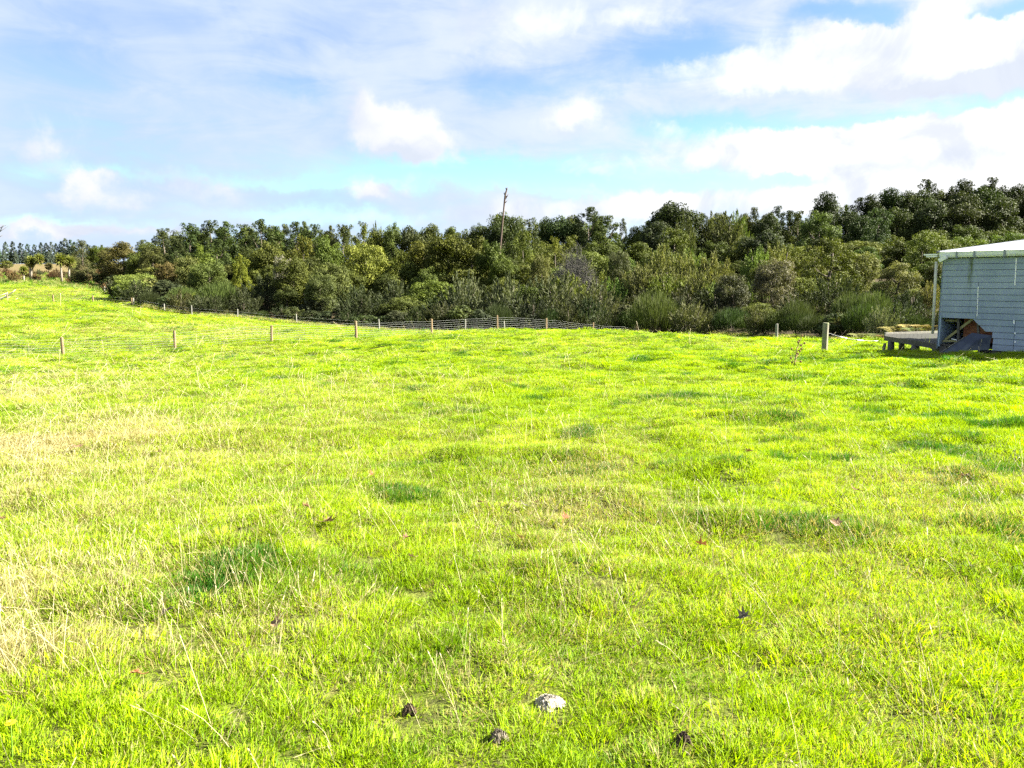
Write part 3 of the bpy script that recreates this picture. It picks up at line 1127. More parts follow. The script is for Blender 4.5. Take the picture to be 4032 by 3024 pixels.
def sky_top(px):
    return float(np.interp(px, SKY_X, SKY_Y))


FRONT_TOP_X = [500, 700, 900, 1200, 1500, 1800, 2100, 2500, 2900, 3200, 3500, 3800, 4200]
FRONT_TOP_Y = [1120, 1135, 1160, 1175, 1180, 1180, 1165, 1160, 1165, 1170, 1180, 1150, 1150]
SKY_DEPTH_X = [330, 640, 1000, 1500, 2000, 2600, 3100, 3600, 4300]
SKY_DEPTH_Y = [150, 140, 132, 132, 138, 145, 155, 165, 170]

# --- the ones that stand out in the photograph
HAND = [
    # skyline, from the open field towards the shed
    (480, 947, 135, 146, 'totara', 3, (.070, .066, .022), 'broad olive-brown tree standing where the bush begins beside the cabbage trees'),
    (560, 942, 70, 158, 'conifer', 3, (.062, .080, .040), 'pale distant conifer between the broad olive-brown tree and the narrow dark conifer'),
    (640, 897, 72, 138, 'conifer', 3, (.036, .048, .016), 'narrow dark conifer standing clear of its neighbours on the skyline'),
    (745, 876, 105, 134, 'conifer', 3, None, 'tall full conifer on the skyline above second fence post'),
    (826, 864, 78, 136, 'conifer', 3, (.028, .042, .014), 'tallest very dark conifer on the skyline above second fence post'),
    (888, 870, 88, 133, 'conifer', 3, None, None), (955, 884, 70, 134, 'conifer', 3, None, None),
    (1025, 862, 88, 130, 'conifer', 3, None, None), (1085, 888, 60, 134, 'conifer', 3, None, None), (1120, 880, 50, 138, 'conifer', 3, None, None),
    (1165, 870, 70, 132, 'conifer', 3, None, None), (1200, 874, 50, 136, 'conifer', 3, None, None), (1240, 880, 66, 130, 'conifer', 3, None, None),
    (1300, 886, 48, 134, 'conifer', 3, None, None), (1350, 882, 66, 130, 'conifer', 3, None, None),
    (1430, 872, 120, 134, 'totcone', 3, None, None), (1480, 862, 60, 138, 'kanuka', 3, (.10, .12, .05), None), (1540, 872, 90, 134, 'totara', 3, None, None),
    (1625, 870, 110, 136, 'broadleaf', 3, None, None), (1700, 876, 120, 138, 'totara', 3, None, None), (1780, 888, 110, 140, 'totara', 3, None, None),
    (1985, 824, 205, 138, 'dome', 3, (.034, .050, .016), 'large dark domed tree directly behind the leaning dead trunk'),
    (1890, 868, 120, 140, 'dome', 3, (.036, .052, .016), None),
    (2085, 858, 125, 132, 'totcone', 3, (.052, .068, .018), 'pyramid-shaped olive tree just beyond the leaning dead trunk'),
    (2150, 856, 75, 140, 'broadleaf', 3, None, None), (2220, 828, 120, 138, 'broadleaf', 3, None, None), (2322, 813, 100, 136, 'conifer', 3, (.032, .046, .016), None),
    (2270, 838, 80, 138, 'broadleaf', 3, None, None), (2390, 846, 95, 134, 'conifer', 3, None, None), (2455, 862, 34, 158, 'conifer', 3, (.06, .075, .045), 'small pale far conifer in the dip of the skyline'),
    (2500, 886, 80, 148, 'totara', 3, None, None), (2550, 868, 66, 150, 'conifer', 3, None, None),
    (2592, 872, 135, 138, 'broadleaf', 3, (.034, .046, .022), None),
    (2668, 772, 190, 146, 'broadleaf', 3, (.026, .038, .012), 'large dark round-headed tree rising well above the skyline above ninth fence post'),
    (2600, 840, 70, 148, 'conifer', 3, None, None), (2765, 838, 60, 148, 'conifer', 3, None, None),
    (2695, 818, 88, 138, 'kanuka', 2, (.062, .078, .026), 'olive feathery tree in front of the large dark round-headed tree'),
    (2845, 795, 140, 146, 'kanuka', 3, (.075, .088, .036), 'tall feathery olive tree with a wispy pale top on the skyline'),
    (2905, 815, 90, 150, 'kanuka', 3, None, None), (2970, 818, 50, 154, 'conifer', 3, None, None), (3020, 820, 95, 152, 'broadleaf', 3, None, None),
    (3063, 808, 52, 156, 'conifer', 3, None, None), (3110, 826, 60, 154, 'conifer', 3, None, None), (3145, 830, 66, 152, 'conifer', 3, None, None),
    (3250, 757, 108, 160, 'broadleaf', 3, (.024, .036, .013), 'dark dome-headed tree sticking up behind the round green tree'),
    (3225, 820, 175, 142, 'dome', 2, (.062, .092, .026), 'smooth round green dome tree below the dark dome-headed tree'),
    (3340, 812, 80, 160, 'broadleaf', 3, None, None), (3390, 775, 66, 164, 'conifer', 3, (.026, .036, .016), None), (3440, 766, 90, 164, 'broadleaf', 3, None, None), (3505, 742, 125, 166, 'broadleaf', 3, None, None),
    (3575, 752, 95, 165, 'broadleaf', 3, None, None), (3655, 703, 75, 168, 'conifer', 3, (.026, .036, .014), 'sharp-topped dark conifer breaking the skyline above the platform and shed corner'),
    (3640, 728, 110, 164, 'broadleaf', 3, None, None), (3735, 724, 85, 166, 'broadleaf', 3, None, None), (3790, 708, 100, 167, 'broadleaf', 3, None, None), (3785, 735, 120, 160, 'broadleaf', 3, None, None),
    (3908, 696, 70, 168, 'conifer', 3, (.026, .036, .014), None), (3870, 716, 140, 165, 'broadleaf', 3, None, None), (3955, 712, 85, 167, 'broadleaf', 3, None, None), (4015, 726, 95, 166, 'broadleaf', 3, None, None),
    (3540, 800, 120, 156, 'broadleaf', 3, None, None), (3680, 790, 130, 154, 'broadleaf', 3, None, None), (3820, 780, 140, 154, 'broadleaf', 3, None, None), (3950, 780, 140, 154, 'broadleaf', 3, None, None), (4060, 760, 130, 160, 'broadleaf', 3, None, None),
    (3400, 850, 100, 150, 'broadleaf', 3, None, None),
    # upper bush
    (3462, 818, 150, 142, 'totcone', 2, (.042, .068, .026), 'layered mid-green tree against the dark trees on the hill above platform'),
    (1435, 930, 215, 112, 'dome', 2, (.112, .134, .026), 'bright lime-yellow domed tree in the upper bush above fourth fence post'),
    (1760, 902, 200, 108, 'totara', 2, (.052, .062, .010), None), (1860, 915, 170, 106, 'totara', 2, (.050, .060, .011), None), (1660, 930, 150, 112, 'totara', 2, (.070, .078, .014), None),
    (1050, 938, 150, 112, 'totara', 2, (.060, .072, .014), None), (1190, 925, 140, 114, 'totcone', 2, (.072, .080, .013), None), (1290, 915, 130, 116, 'totara', 2, None, None),
    (945, 1000, 95, 104, 'totcone', 2, (.108, .130, .016), 'golden yellow-green tree in the bush between second and third fence posts'),
    (1112, 985, 85, 103, 'dome', 2, (.165, .165, .150), 'tree with a whitish-grey faded crown above third fence post'),
    (1150, 1000, 150, 100, 'totara', 2, (.055, .068, .013), None),
    (1935, 935, 130, 104, 'totara', 2, None, None), (1985, 1000, 140, 101, 'totara', 2, None, None), (2060, 905, 110, 118, 'totcone', 2, None, None),
    (2185, 930, 115, 112, 'totcone', 2, (.088, .102, .018), 'golden-olive tree beside the leafless grey bush'),
    (2135, 975, 95, 100, 'dome', 2, (.100, .110, .040), 'small pale green rounded tree between dead trunk and leafless grey bush'),
    (3000, 890, 175, 126, 'broadleaf', 2, (.034, .048, .020), 'wide dark spreading tree in the upper bush above white post'),
    (3278, 932, 270, 96, 'totcone', 1, (.072, .090, .016), 'large golden-olive conical tree standing alone above mossy strainer post'),
    (3400, 985, 150, 98, 'dome', 1, (.125, .140, .046), 'pale lime rounded tree right behind the golden-olive conical tree'),
    (3055, 938, 120, 112, 'kanuka', 2, (.125, .140, .045), None), (2985, 955, 110, 110, 'kanuka', 2, None, None),
    (3640, 908, 190, 108, 'totcone', 2, (.072, .098, .020), 'bright green full tree directly above the shed roof corner'),
    (3050, 1005, 200, 74, 'dome', 1, (.098, .098, .062), 'grey-green rounded tree with silvery foliage above the white post'),
    (2885, 1068, 175, 72, 'dome', 1, (.050, .056, .032), 'dark lower tree beside the silvery grey-green rounded tree'),
    (2600, 955, 120, 100, 'kanuka', 1, (.130, .145, .050), None), (2700, 968, 110, 98, 'kanuka', 1, (.130, .145, .050), None), (2640, 1010, 130, 92, 'kanuka', 1, (.115, .128, .050), None),
    (2820, 975, 130, 96, 'kanuka', 1, (.125, .135, .050), None), (2740, 1040, 120, 86, 'kanuka', 1, (.105, .118, .048), None), (2520, 1000, 120, 92, 'kanuka', 1, (.110, .120, .050), None),
    (2440, 960, 110, 104, 'dome', 2, (.060, .072, .034), None),
    (3540, 1020, 150, 78, 'dome', 1, (.120, .130, .050), 'pale fine-leaved rounded tree above the wooden platform'),
    (3665, 1098, 80, 62, 'kanuka', 0, (.140, .140, .050), 'pale yellow-green feathery shrub tree close beside the shed downpipe'),
    (3690, 1030, 90, 80, 'totara', 1, None, None),
    (1290, 1010, 170, 96, 'dome', 1, (.068, .086, .026), None), (1260, 1066, 160, 92, 'dome', 1, (.060, .078, .026), None),
    (790, 960, 110, 118, 'totcone', 2, None, None), (855, 940, 110, 120, 'conifer', 2, None, None), (700, 940, 110, 124, 'conifer', 2, (.034, .046, .016), None),
    (740, 1000, 130, 112, 'dome', 2, (.075, .090, .026), None), (655, 1015, 120, 116, 'dome', 2, (.085, .072, .028), 'rust-tinged rounded tree below the narrow dark conifer'),
    (820, 1015, 170, 106, 'dome', 1, (.062, .086, .022), 'broad fresh-green dome tree in the middle bush above second fence post'),
    (600, 960, 110, 130, 'totara', 2, (.05, .058, .018), None), (540, 985, 100, 132, 'totara', 2, None, None), (430, 970, 100, 150, 'totara', 2, (.06, .062, .02), None),
    (320, 943, 90, 190, 'totcone', 3, (.060, .070, .028), 'olive conical tree at the end of the far pine row'),
    (385, 962, 90, 185, 'totara', 3, None, None),
]
for px, yt, w, Y, sp, band, tint, lab in HAND:
    tree(px, yt, w, Y, sp, band, tint, lab)

# --- the rest of the canopy, closing the gaps between them row by row
def species_for(px, t):
    r = random.random()
    if px < 1250:
        tab = [('totara', .42), ('totcone', .24), ('dome', .14), ('conifer', .2)] if t > .35 else [('dome', .3), ('totara', .3), ('shrub', .2), ('manuka', .2)]
    elif px < 2080:
        tab = [('totara', .6), ('dome', .2), ('totcone', .2)] if t > .3 else [('dome', .25), ('totara', .35), ('manuka', .4)]
    elif px < 2950:
        tab = [('totara', .4), ('totcone', .2), ('dome', .2), ('kanuka', .2)] if t > .55 else [('kanuka', .5), ('manuka', .4), ('dome', .1)]
    else:
        tab = [('dome', .4), ('totara', .4), ('totcone', .2)] if t > .3 else [('kanuka', .4), ('manuka', .4), ('dome', .2)]
    acc = 0
    for s_, p in tab:
        acc += p
        if r < acc:
            return s_
    return tab[0][0]


for t, gap_px in [(.10, 150), (.25, 155), (.42, 155), (.58, 150), (.75, 140), (.91, 96)]:
    px = 520 + random.uniform(0, 60) + 60 * t
    while px < 4150:
        p = px + random.uniform(-22, 22)
        e = float(np.interp(p, EDGE_PX, EDGE_Y))
        dS = float(np.interp(p, SKY_DEPTH_X, SKY_DEPTH_Y))
        Y = e + 4 + (dS - e - 4) * t + random.uniform(-2.5, 2.5)
        ft = float(np.interp(p, FRONT_TOP_X, FRONT_TOP_Y))
        yt = ft + (sky_top(p) + (34 if t < .9 else 8) - ft) * t ** .85 + random.uniform(-14, 22)
        if t > .9:
            yt = sky_top(p) + random.uniform(4, 20)
            Y = dS + 5 + random.uniform(-2, 2)
        elif p > 3300 and t > .6:
            yt = max(yt, 880 + random.uniform(-6, 25))
        for hx, hy, hw, hY, hs, hb, ht, hl in HAND:
            if hl and hb in (1, 2) and Y < hY + 2 and abs(p - hx) < .62 * hw + 25:
                yt = max(yt, hy + min(.70 * hw, 120) + random.uniform(-5, 15))
        yt = min(yt, 1215)
        sp = species_for(p, t)
        if t > .9 and p < 1500:
            sp = random.choice(['totara', 'totcone', 'totara'])
        w = gap_px * random.uniform(1.1, 1.6) * (1.0 if sp not in ('manuka', 'shrub') else .95)
        tree(p, yt, w, Y, sp, 1 if t < .45 else 2)
        px += gap_px * random.uniform(.85, 1.2)

# --- the bush edge
px = 470
while px < 3720:
    e = float(np.interp(px, EDGE_PX, EDGE_Y))
    r_ = random.random()
    if px < 900:
        sp = 'manuka' if r_ < .45 else ('shrub' if r_ < .8 else 'broom')
    elif px < 2000:
        sp = 'manuka' if r_ < .4 else ('shrub' if r_ < .8 else 'broom')
    else:
        sp = 'manuka' if r_ < .5 else ('shrub' if r_ < .65 else 'broom')
    top = {'manuka': 1185, 'shrub': 1225, 'broom': 1205}[sp] + random.uniform(-28, 32)
    if px < 900:
        top -= (900 - px) * .17
    tree(px, top, random.uniform(95, 150), e + random.uniform(1.5, 4.0) + (1.0 if px > 3250 else 0), sp, 0,
         (.085, .075, .036) if (sp == 'manuka' and random.random() < .14) else None)
    px += random.uniform(52, 82)
for px, yt, w, Y, sp, tint, lab in [
        (2580, 1130, 150, 68, 'broom', (.062, .082, .028), None), (2720, 1170, 130, 64, 'manuka', (.110, .100, .058), None),
        (2010, 1060, 150, 84, 'manuka', (.100, .100, .070), None), (1830, 1050, 150, 86, 'manuka', (.105, .104, .075), 'pale grey spiky shrub below the big olive trees near sixth fence post'),
        (2200, 1070, 190, 84, 'manuka', (.092, .090, .058), None), (2350, 1085, 180, 80, 'manuka', (.098, .092, .062), None),
        (3440, 1130, 130, 52, 'broom', (.055, .080, .024), None), (3470, 1185, 95, 44.5, 'manuka', (.150, .145, .105), 'pale silvery spiky shrub beside the mossy strainer post and platform'),
        (3350, 1140, 110, 54, 'broom', (.050, .070, .026), None), (2990, 1185, 90, 56, 'manuka', (.100, .092, .050), None), (3140, 1170, 110, 55, 'broom', None, None),
        (720, 1120, 120, 101, 'broom', (.050, .075, .020), None), (860, 1100, 150, 98, 'broom', (.048, .072, .020), None), (600, 1095, 130, 106, 'shrub', (.070, .080, .026), None)]:
    tree(px, yt, w, Y, sp, 0, tint, lab)

# --- far pines on the hill and scrub on the rough rise
for px, yt, w in [(-60, 958, 60), (-15, 955, 52), (20, 952, 50), (48, 950, 52), (80, 956, 50), (108, 960, 46), (135, 962, 44), (160, 954, 36), (180, 956, 34),
                  (200, 952, 34), (220, 958, 36), (240, 950, 36), (256, 938, 40), (276, 944, 38), (292, 952, 36), (312, 948, 40), (345, 962, 42), (372, 966, 40), (400, 964, 44)]:
    tree(px, yt, w * 1.35, 440 + random.uniform(-8, 8), 'pine', 4)
for px, yt, w in [(-30, 985, 60), (12, 988, 56), (60, 992, 54), (100, 984, 60), (150, 990, 52), (190, 988, 54), (230, 992, 50), (275, 986, 54), (320, 990, 60)]:
    tree(px, yt, w * 1.3, 425 + random.uniform(-6, 6), 'pine', 4, (.060, .085, .068))
for px, yt, w, Y, sp, tint in [(20, 1026, 110, 205, 'shrub', (.07, .085, .02)), (110, 1040, 90, 200, 'shrub', (.09, .085, .03)), (190, 1032, 90, 190, 'totara', (.105, .105, .035)),
                               (330, 1045, 90, 172, 'kanuka', (.115, .11, .06)), (300, 1060, 80, 170, 'shrub', (.07, .08, .03)), (150, 1058, 70, 168, 'manuka', (.06, .075, .04)),
                               (40, 1062, 90, 172, 'manuka', (.15, .095, .05)), (90, 1070, 70, 165, 'manuka', (.16, .11, .06)), (205, 1068, 90, 160, 'manuka', (.12, .075, .045)),
                               (345, 1078, 80, 158, 'manuka', (.11, .07, .04)), (400, 1072, 100, 150, 'shrub', (.055, .07, .025)), (460, 1075, 110, 138, 'shrub', (.05, .065, .022)),
                               (420, 1110, 90, 128, 'manuka', (.13, .09, .05)), (0, 1080, 80, 160, 'manuka', (.14, .085, .05)), (140, 1085, 80, 155, 'manuka', (.14, .10, .05)), (270, 1090, 70, 152, 'manuka', (.13, .085, .045)),
                               (500, 1100, 120, 118, 'shrub', None), (560, 1075, 130, 124, 'shrub', (.060, .075, .026))]:
    tree(px, yt, w, Y, sp, 5, tint)

for i in range(22):
    q = -25 + 20.5 * i + random.uniform(-7, 7)
    tree(q, random.uniform(1052, 1092), random.uniform(55, 95), random.uniform(146, 186), random.choice(['manuka', 'manuka', 'shrub']), 5,
         random.choice([(.095, .062, .034), (.085, .060, .030), (.075, .070, .030), (.060, .066, .028), (.12, .09, .045)]))

ORD = ['first', 'second', 'third', 'fourth', 'fifth', 'sixth', 'seventh', 'eighth', 'ninth', 'tenth', 'eleventh', 'twelfth', 'thirteenth', 'fourteenth', 'fifteenth', 'sixteenth', 'seventeenth', 'eighteenth', 'nineteenth', 'twentieth']


def label_trees():
    used = {}
    for t in ALLTREES:
        if t['label']:
            continue
        mk = min(MARKS, key=lambda m: abs(m[0] - t['px']))[1]
        prep = 'above' if t['band'] in (1, 2, 3) else 'behind'
        bd = BAND[t['band']]
        nm = WORDS[t['sp']][1]
        if t['band'] == 5:
            nm = {'manuka': 'brownish spiky shrub', 'shrub': 'rounded green scrub bush', 'totara': 'olive bushy tree', 'kanuka': 'pale feathery shrub'}.get(t['sp'], nm)
        used.setdefault((nm, bd, prep, mk), []).append(t)
    for (nm, bd, prep, mk), lst in used.items():
        lst.sort(key=lambda q: q['px'])
        for i, t in enumerate(lst):
            if len(lst) == 1:
                t['label'] = '%s %s %s %s' % (nm, bd, prep, mk)
            else:
                t['label'] = '%s %s %s %s, %s from the left' % (nm, bd, prep, mk, ORD[i])
            if len(t['label'].split()) > 16:
                t['label'] = t['label'].replace(' from the left', ' along').replace('the grass between ninth fence post and white post', 'the grass beyond ninth post')
    for t in ALLTREES:
        n = WORDS[t['sp']]
        cat = 'shrub' if t['sp'] in ('manuka', 'broom', 'shrub') else 'tree'
        tag(t['o'], t['label'], cat, n[2])


label_trees()
print('TREES', len(ALLTREES))


# --- cabbage trees
def cabbage(px, ytop, ybase, Y, heads, lab, spread=1.0):
    base = at(px, ybase, Y)
    z0 = gz(base[0], Y)
    root = empty('cabbage_tree', (base[0], Y, z0))
    tag(root, lab, 'tree', 'cabbage trees on the rough rise')
    r = np.random.default_rng(int(px))
    mb = MB()
    for k, (dx, hy, rad) in enumerate(heads):
        p = at(px + dx, hy, Y) - np.array([base[0], Y, z0])
        mb.tube([(0, 0, -.2), (p[0] * .15, .05, p[2] * .45), (p[0] * .5, 0, p[2] * .75), tuple(p)], [.24, .19, .16, .12], 7)
        n = 420
        d = unit(r.normal(size=(n, 3)) + np.array([0, 0, .35]))
        ln = rad * r.uniform(.7, 1.05, n)
        C = p + d * (ln * .55)[:, None] - np.array([0, 0, .12]) * (1 - d[:, 2:3])
        t = unit(d + np.array([0, 0, -.12]))
        B = unit(np.cross(t, r.normal(size=(n, 3))))
        me = leaf_mesh('leaf_head', [(C, t * (ln * .5)[:, None], B * .075, np.clip(r.normal(.55, .25, n), 0, 1))])
        o = bpy.data.objects.new('leaf_head', me)
        o.color = (.105, .125, .030, 1)
        COL.objects.link(o)
        o.parent = root
        # skirt of dead leaves
        n = 90
        d = unit(r.normal(size=(n, 3)) * np.array([1, 1, .3]) + np.array([0, 0, -1.1]))
        C = p + d * rad * .45
        B = unit(np.cross(d, r.normal(size=(n, 3))))
        me = leaf_mesh('dead_leaf_skirt', [(C, d * rad * .4, B * .06, r.uniform(.3, .9, n))])
        o = bpy.data.objects.new('dead_leaf_skirt', me)
        o.color = (.16, .12, .06, 1)
        COL.objects.link(o)
        o.parent = root
    mb.build('trunk', M_PALEBARK, root, True)


cabbage(243, 1008, 1106, 152, [(-4, 1022, 1.45)], 'cabbage tree with a pale straight trunk, nearer the bush of the taller pair')
cabbage(272, 1010, 1103, 153, [(2, 1030, 1.4)], 'cabbage tree with a thin brown trunk, closest to the bush')
cabbage(120, 1012, 1098, 154, [(0, 1030, 1.3), (34, 1020, 1.2)], 'two-headed cabbage tree standing among flax scrub on the rough rise')
cabbage(93, 1045, 1104, 150, [(0, 1062, .95)], 'short young cabbage tree with a brown dead-leaf skirt')

# --- the leaning dead trunk
def dead_trunk():
    Y = 108.0
    base = at(1952, 1130, Y)
    z0 = gz(base[0], Y)
    root = empty('dead_tree', (base[0], Y, z0))
    tag(root, 'tall bare leaning dead trunk rising out of the bush into the sky', 'dead tree')
    o = np.array([base[0], Y, z0])
    P = [at(a, c, Y) - o for a, c in [(1962, 1050), (1964, 1030), (1967, 1000), (1973, 940), (1980, 860), (1983, 830), (1987, 790), (1990, 765), (1996, 745), (1997, 738)]]
    mb = MB()
    mb.tube([(0, 0, -.3)] + P, [.16, .14, .135, .13, .125, .11, .10, .12, .12, .09, .05], 8)
    mb.build('trunk', M_DEAD, root, True)
    for a, c, e in [((1990, 776), (1998, 772), (2002, 762)), ((1988, 766), (1985, 762), (1985, 757)), ((1986, 800), (1993, 795), (1998, 788)), ((1989, 785), (1994, 778), (2001, 768)), ((1995, 748), (1992, 742), (1991, 739))]:
        m = MB()
        m.tube([at(*a, Y) - o, at(*c, Y) - o, at(*e, Y) - o], [.09, .06, .02], 5)
        m.build('broken_branch', M_DEAD, root, True)


dead_trunk()


def twig_bush(name, px, ytop, w, Y, n, seed, col_mat, lab, cat, levels=3, r0=.035):
    top = at(px, ytop, Y)
    z0 = gz(top[0], Y)
    h = top[2] - z0
    W = w / F * Y
    root = empty(name, (top[0], Y, z0))
    tag(root, lab, cat)
    r = np.random.default_rng(seed)
    mb = MB()
    stem = MB()
    for i in range(n):
        a = r.uniform(0, 6.28)
        q = math.sqrt(r.uniform()) * W * .5
        hh = h * (1 - .45 * (q / (W * .5)) ** 2) * r.uniform(.7, 1.02)
        tip = np.array([math.cos(a) * q, math.sin(a) * q, hh])
        mid = np.array([tip[0] * .55, tip[1] * .55, hh * .62]) + r.normal(0, .12, 3)
        stem.tube([(tip[0] * .1, tip[1] * .1, -.1), mid], [r0, r0 * .6], 4, False)
        mb.tube([mid, tip], [r0 * .55, r0 * .2], 3, False)
        for k in range(levels):
            f = r.uniform(.1, .95)
            b0 = mid + (tip - mid) * f
            b1 = b0 + unit(r.normal(size=3) * np.array([1, 1, .5]) + np.array([0, 0, .9])) * h * r.uniform(.06, .15)
            mb.tube([b0, b1], [r0 * .32, r0 * .14], 3, False)
    stem.build('stem', col_mat, root)
    mb.build('twig', col_mat, root)
    return root


M_GREYTWIG = mat_plain('grey_purple_twig', (.092, .088, .080, 1), .9, .1, 0, .3, 2.0)
twig_bush('leafless_bush', 2265, 955, 195, 97, 520, 7, M_GREYTWIG, 'leafless grey-purple twiggy bush in the middle of the green bush', 'bush', 4)
M_BLEACH = mat_plain('bleached_branch', (.52, .49, .43, 1), .8, .2, 0, .2, 3.0)


def fallen_branch():
    Y = 103.0
    b0 = at(-30, 1190, Y)
    z0 = gz(b0[0], Y)
    root = empty('fallen_branch', (b0[0], Y, z0))
    tag(root, 'bleached fallen branch lying across the grass at the far fence post', 'branch')
    o = np.array([b0[0], Y, z0])
    mb = MB()
    mb.tube([at(-40, 1192, Y) - o, at(0, 1178, Y) - o, at(30, 1165, Y) - o, at(50, 1150, Y) - o, at(62, 1140, Y) - o], [.16, .13, .10, .06, .02], 6)
    mb.build('limb', M_BLEACH, root, True)
    for pts in [[(0, 1178), (18, 1172), (40, 1170)], [(-10, 1186), (15, 1180), (22, 1172)], [(20, 1170), (22, 1160), (30, 1152)], [(-20, 1170), (5, 1163), (25, 1154)], [(48, 1186), (58, 1181), (70, 1174)]]:
        m = MB()
        m.tube([at(*q, Y + .3) - o for q in pts], [.08, .055, .02], 5)
        m.build('side_branch', M_BLEACH, root, True)


fallen_branch()


def edge_twig():
    Y = 40.0
    b0 = at(-190, 1330, Y)
    z0 = gz(b0[0], Y)
    root = empty('bare_tree', (b0[0], Y, z0))
    tag(root, 'bare grey tree whose twig tips reach into the sky at the picture edge', 'tree')
    o = np.array([b0[0], Y, z0])
    mb = MB()
    mb.tube([(0, 0, -.2), at(-185, 1150, Y) - o, at(-170, 1000, Y) - o, at(-150, 900, Y) - o, at(-140, 780, Y) - o], [.14, .11, .08, .05, .02], 6)
    mb.build('trunk', M_GREYTWIG, root, True)
    for pts in [[(-172, 1010), (-90, 960), (-20, 925), (0, 912), (32, 890)], [(-150, 905), (-80, 930), (-5, 900), (10, 892), (25, 886)], [(-160, 960), (-70, 955), (0, 932), (10, 926)],
                [(0, 912), (8, 895), (14, 884)], [(-150, 900), (-60, 870), (-10, 850)], [(-145, 850), (-200, 800), (-230, 740)], [(-175, 1040), (-240, 980), (-280, 900)]]:
        m = MB()
        n = len(pts)
        m.tube([at(*q, Y) - o for q in pts], [.020 * (1 - i / n) + .005 for i in range(n)], 4)
        m.build('branch', M_GREYTWIG, root, True)


edge_twig()


# --- ferns in front of the bush near the platform and mid fence
def fern(px, py, w, Y, n, col, lab, seed, hgt=.75):
    c = at(px, py, Y)
    z0 = gz(c[0], Y)
    root = empty('fern_plant', (c[0], Y, z0))
    tag(root, lab, 'fern', 'ferns at the bush edge')
    r = np.random.default_rng(seed)
    R = w / F * Y / 2
    for k in range(n):
        a = 6.283 * k / n + r.normal(0, .25)
        ln = R * r.uniform(.75, 1.1)
        Cs, As, Bs, Ts = [], [], [], []
        for i in range(11):
            f = (i + .5) / 11
            p = np.array([math.cos(a) * ln * f, math.sin(a) * ln * f, R * hgt * 1.5 * (f - f * f * .75) + .1])
            wd = R * .26 * math.sin(math.pi * min(1, f * .85 + .18))
            sd_ = np.array([-math.sin(a), math.cos(a), -.15])
            fw = np.array([math.cos(a), math.sin(a), .1])
            Cs.append(p)
            As.append(fw * ln / 11)
            Bs.append(sd_ * R * .03)
            Ts.append(.3)
            for s_ in (-1, 1):
                Cs.append(p + s_ * sd_ * wd * .5 + fw * .03)
                As.append((s_ * sd_ + fw * .5) * wd * .55)
                Bs.append(fw * R * .045)
                Ts.append(r.uniform(.2, .9))
        me = leaf_mesh('frond', [(np.array(Cs), np.array(As), np.array(Bs), np.array(Ts))])
        o = bpy.data.objects.new('frond', me)
        o.color = col + (1,)
        COL.objects.link(o)
        o.parent = root


FERN = (.120, .135, .045)
for i, (px, py, w, Y, n, col, lab) in enumerate([
        (2255, 1290, 90, 72, 14, (.13, .15, .075), 'pale spreading fern behind the wire mesh between seventh and eighth fence posts'),
        (2390, 1300, 60, 70, 10, (.07, .10, .05), 'small green fern just beyond the eighth fence post'),
        (2440, 1302, 55, 68, 10, (.06, .09, .045), 'small green fern just before the ninth fence post'),
        (3385, 1300, 110, 41, 14, FERN, 'bright yellow-green fern behind the insulated wire near mossy strainer post'),
        (3450, 1308, 110, 41, 12, (.10, .12, .045), 'dull green fern between the bright fern and the platform'),
        (3525, 1275, 140, 43, 14, (.15, .14, .05), 'yellowing fern behind the far end of the platform'),
        (3585, 1268, 140, 43.5, 14, (.17, .15, .055), 'yellowing fern behind the middle of the platform'),
        (3645, 1275, 130, 43, 14, (.16, .13, .05), 'tawny fern beside the shed downpipe'),
        (3600, 1300, 120, 41, 12, (.075, .10, .035), 'dark green fern low behind the platform'),
        (3490, 1305, 80, 41, 10, (.15, .085, .05), 'red-brown dying fern at the platform end'),
        (1930, 1245, 120, 82, 12, (.055, .075, .025), 'dark fern behind the wire before the sixth fence post'),
        (1850, 1255, 110, 83, 12, (.06, .075, .028), 'dark fern behind the wire beyond the fifth fence post'),
        (985, 1240, 90, 90, 10, (.06, .08, .035), 'small grey-green fern at the bush foot before the third fence post')]):
    fern(px, py, w, Y, n, col, lab, 700 + i, 1.15 if 3500 < px < 3660 else .8)


# ------------------------------------------------------------------ fences
def post_mesh(name, h, rad, mat, seed, square=False, taper=.93):
    r = np.random.default_rng(seed)
    mb = MB()
    n = 10
    vs, fs = [], []
    zs = [-.25, 0, h * .5, h - .015, h]
    rr = [rad, rad, rad * (1 + taper) / 2, rad * taper, rad * taper * .88]
    for z, q in zip(zs, rr):
        for k in range(n):
            a = 2 * math.pi * k / n
            u = q * (1 + r.normal(0, .025))
            vs.append((u * math.cos(a), u * math.sin(a), z + (r.normal(0, .008) if z > h * .9 else 0)))
    for i in range(len(zs) - 1):
        for k in range(n):
            k2 = (k + 1) % n
            fs.append((i * n + k, i * n + k2, (i + 1) * n + k2, (i + 1) * n + k))
    fs.append(tuple((len(zs) - 1) * n + k for k in range(n)))
    mb.add(vs, fs)
    return mb.mesh(name, mat, False)


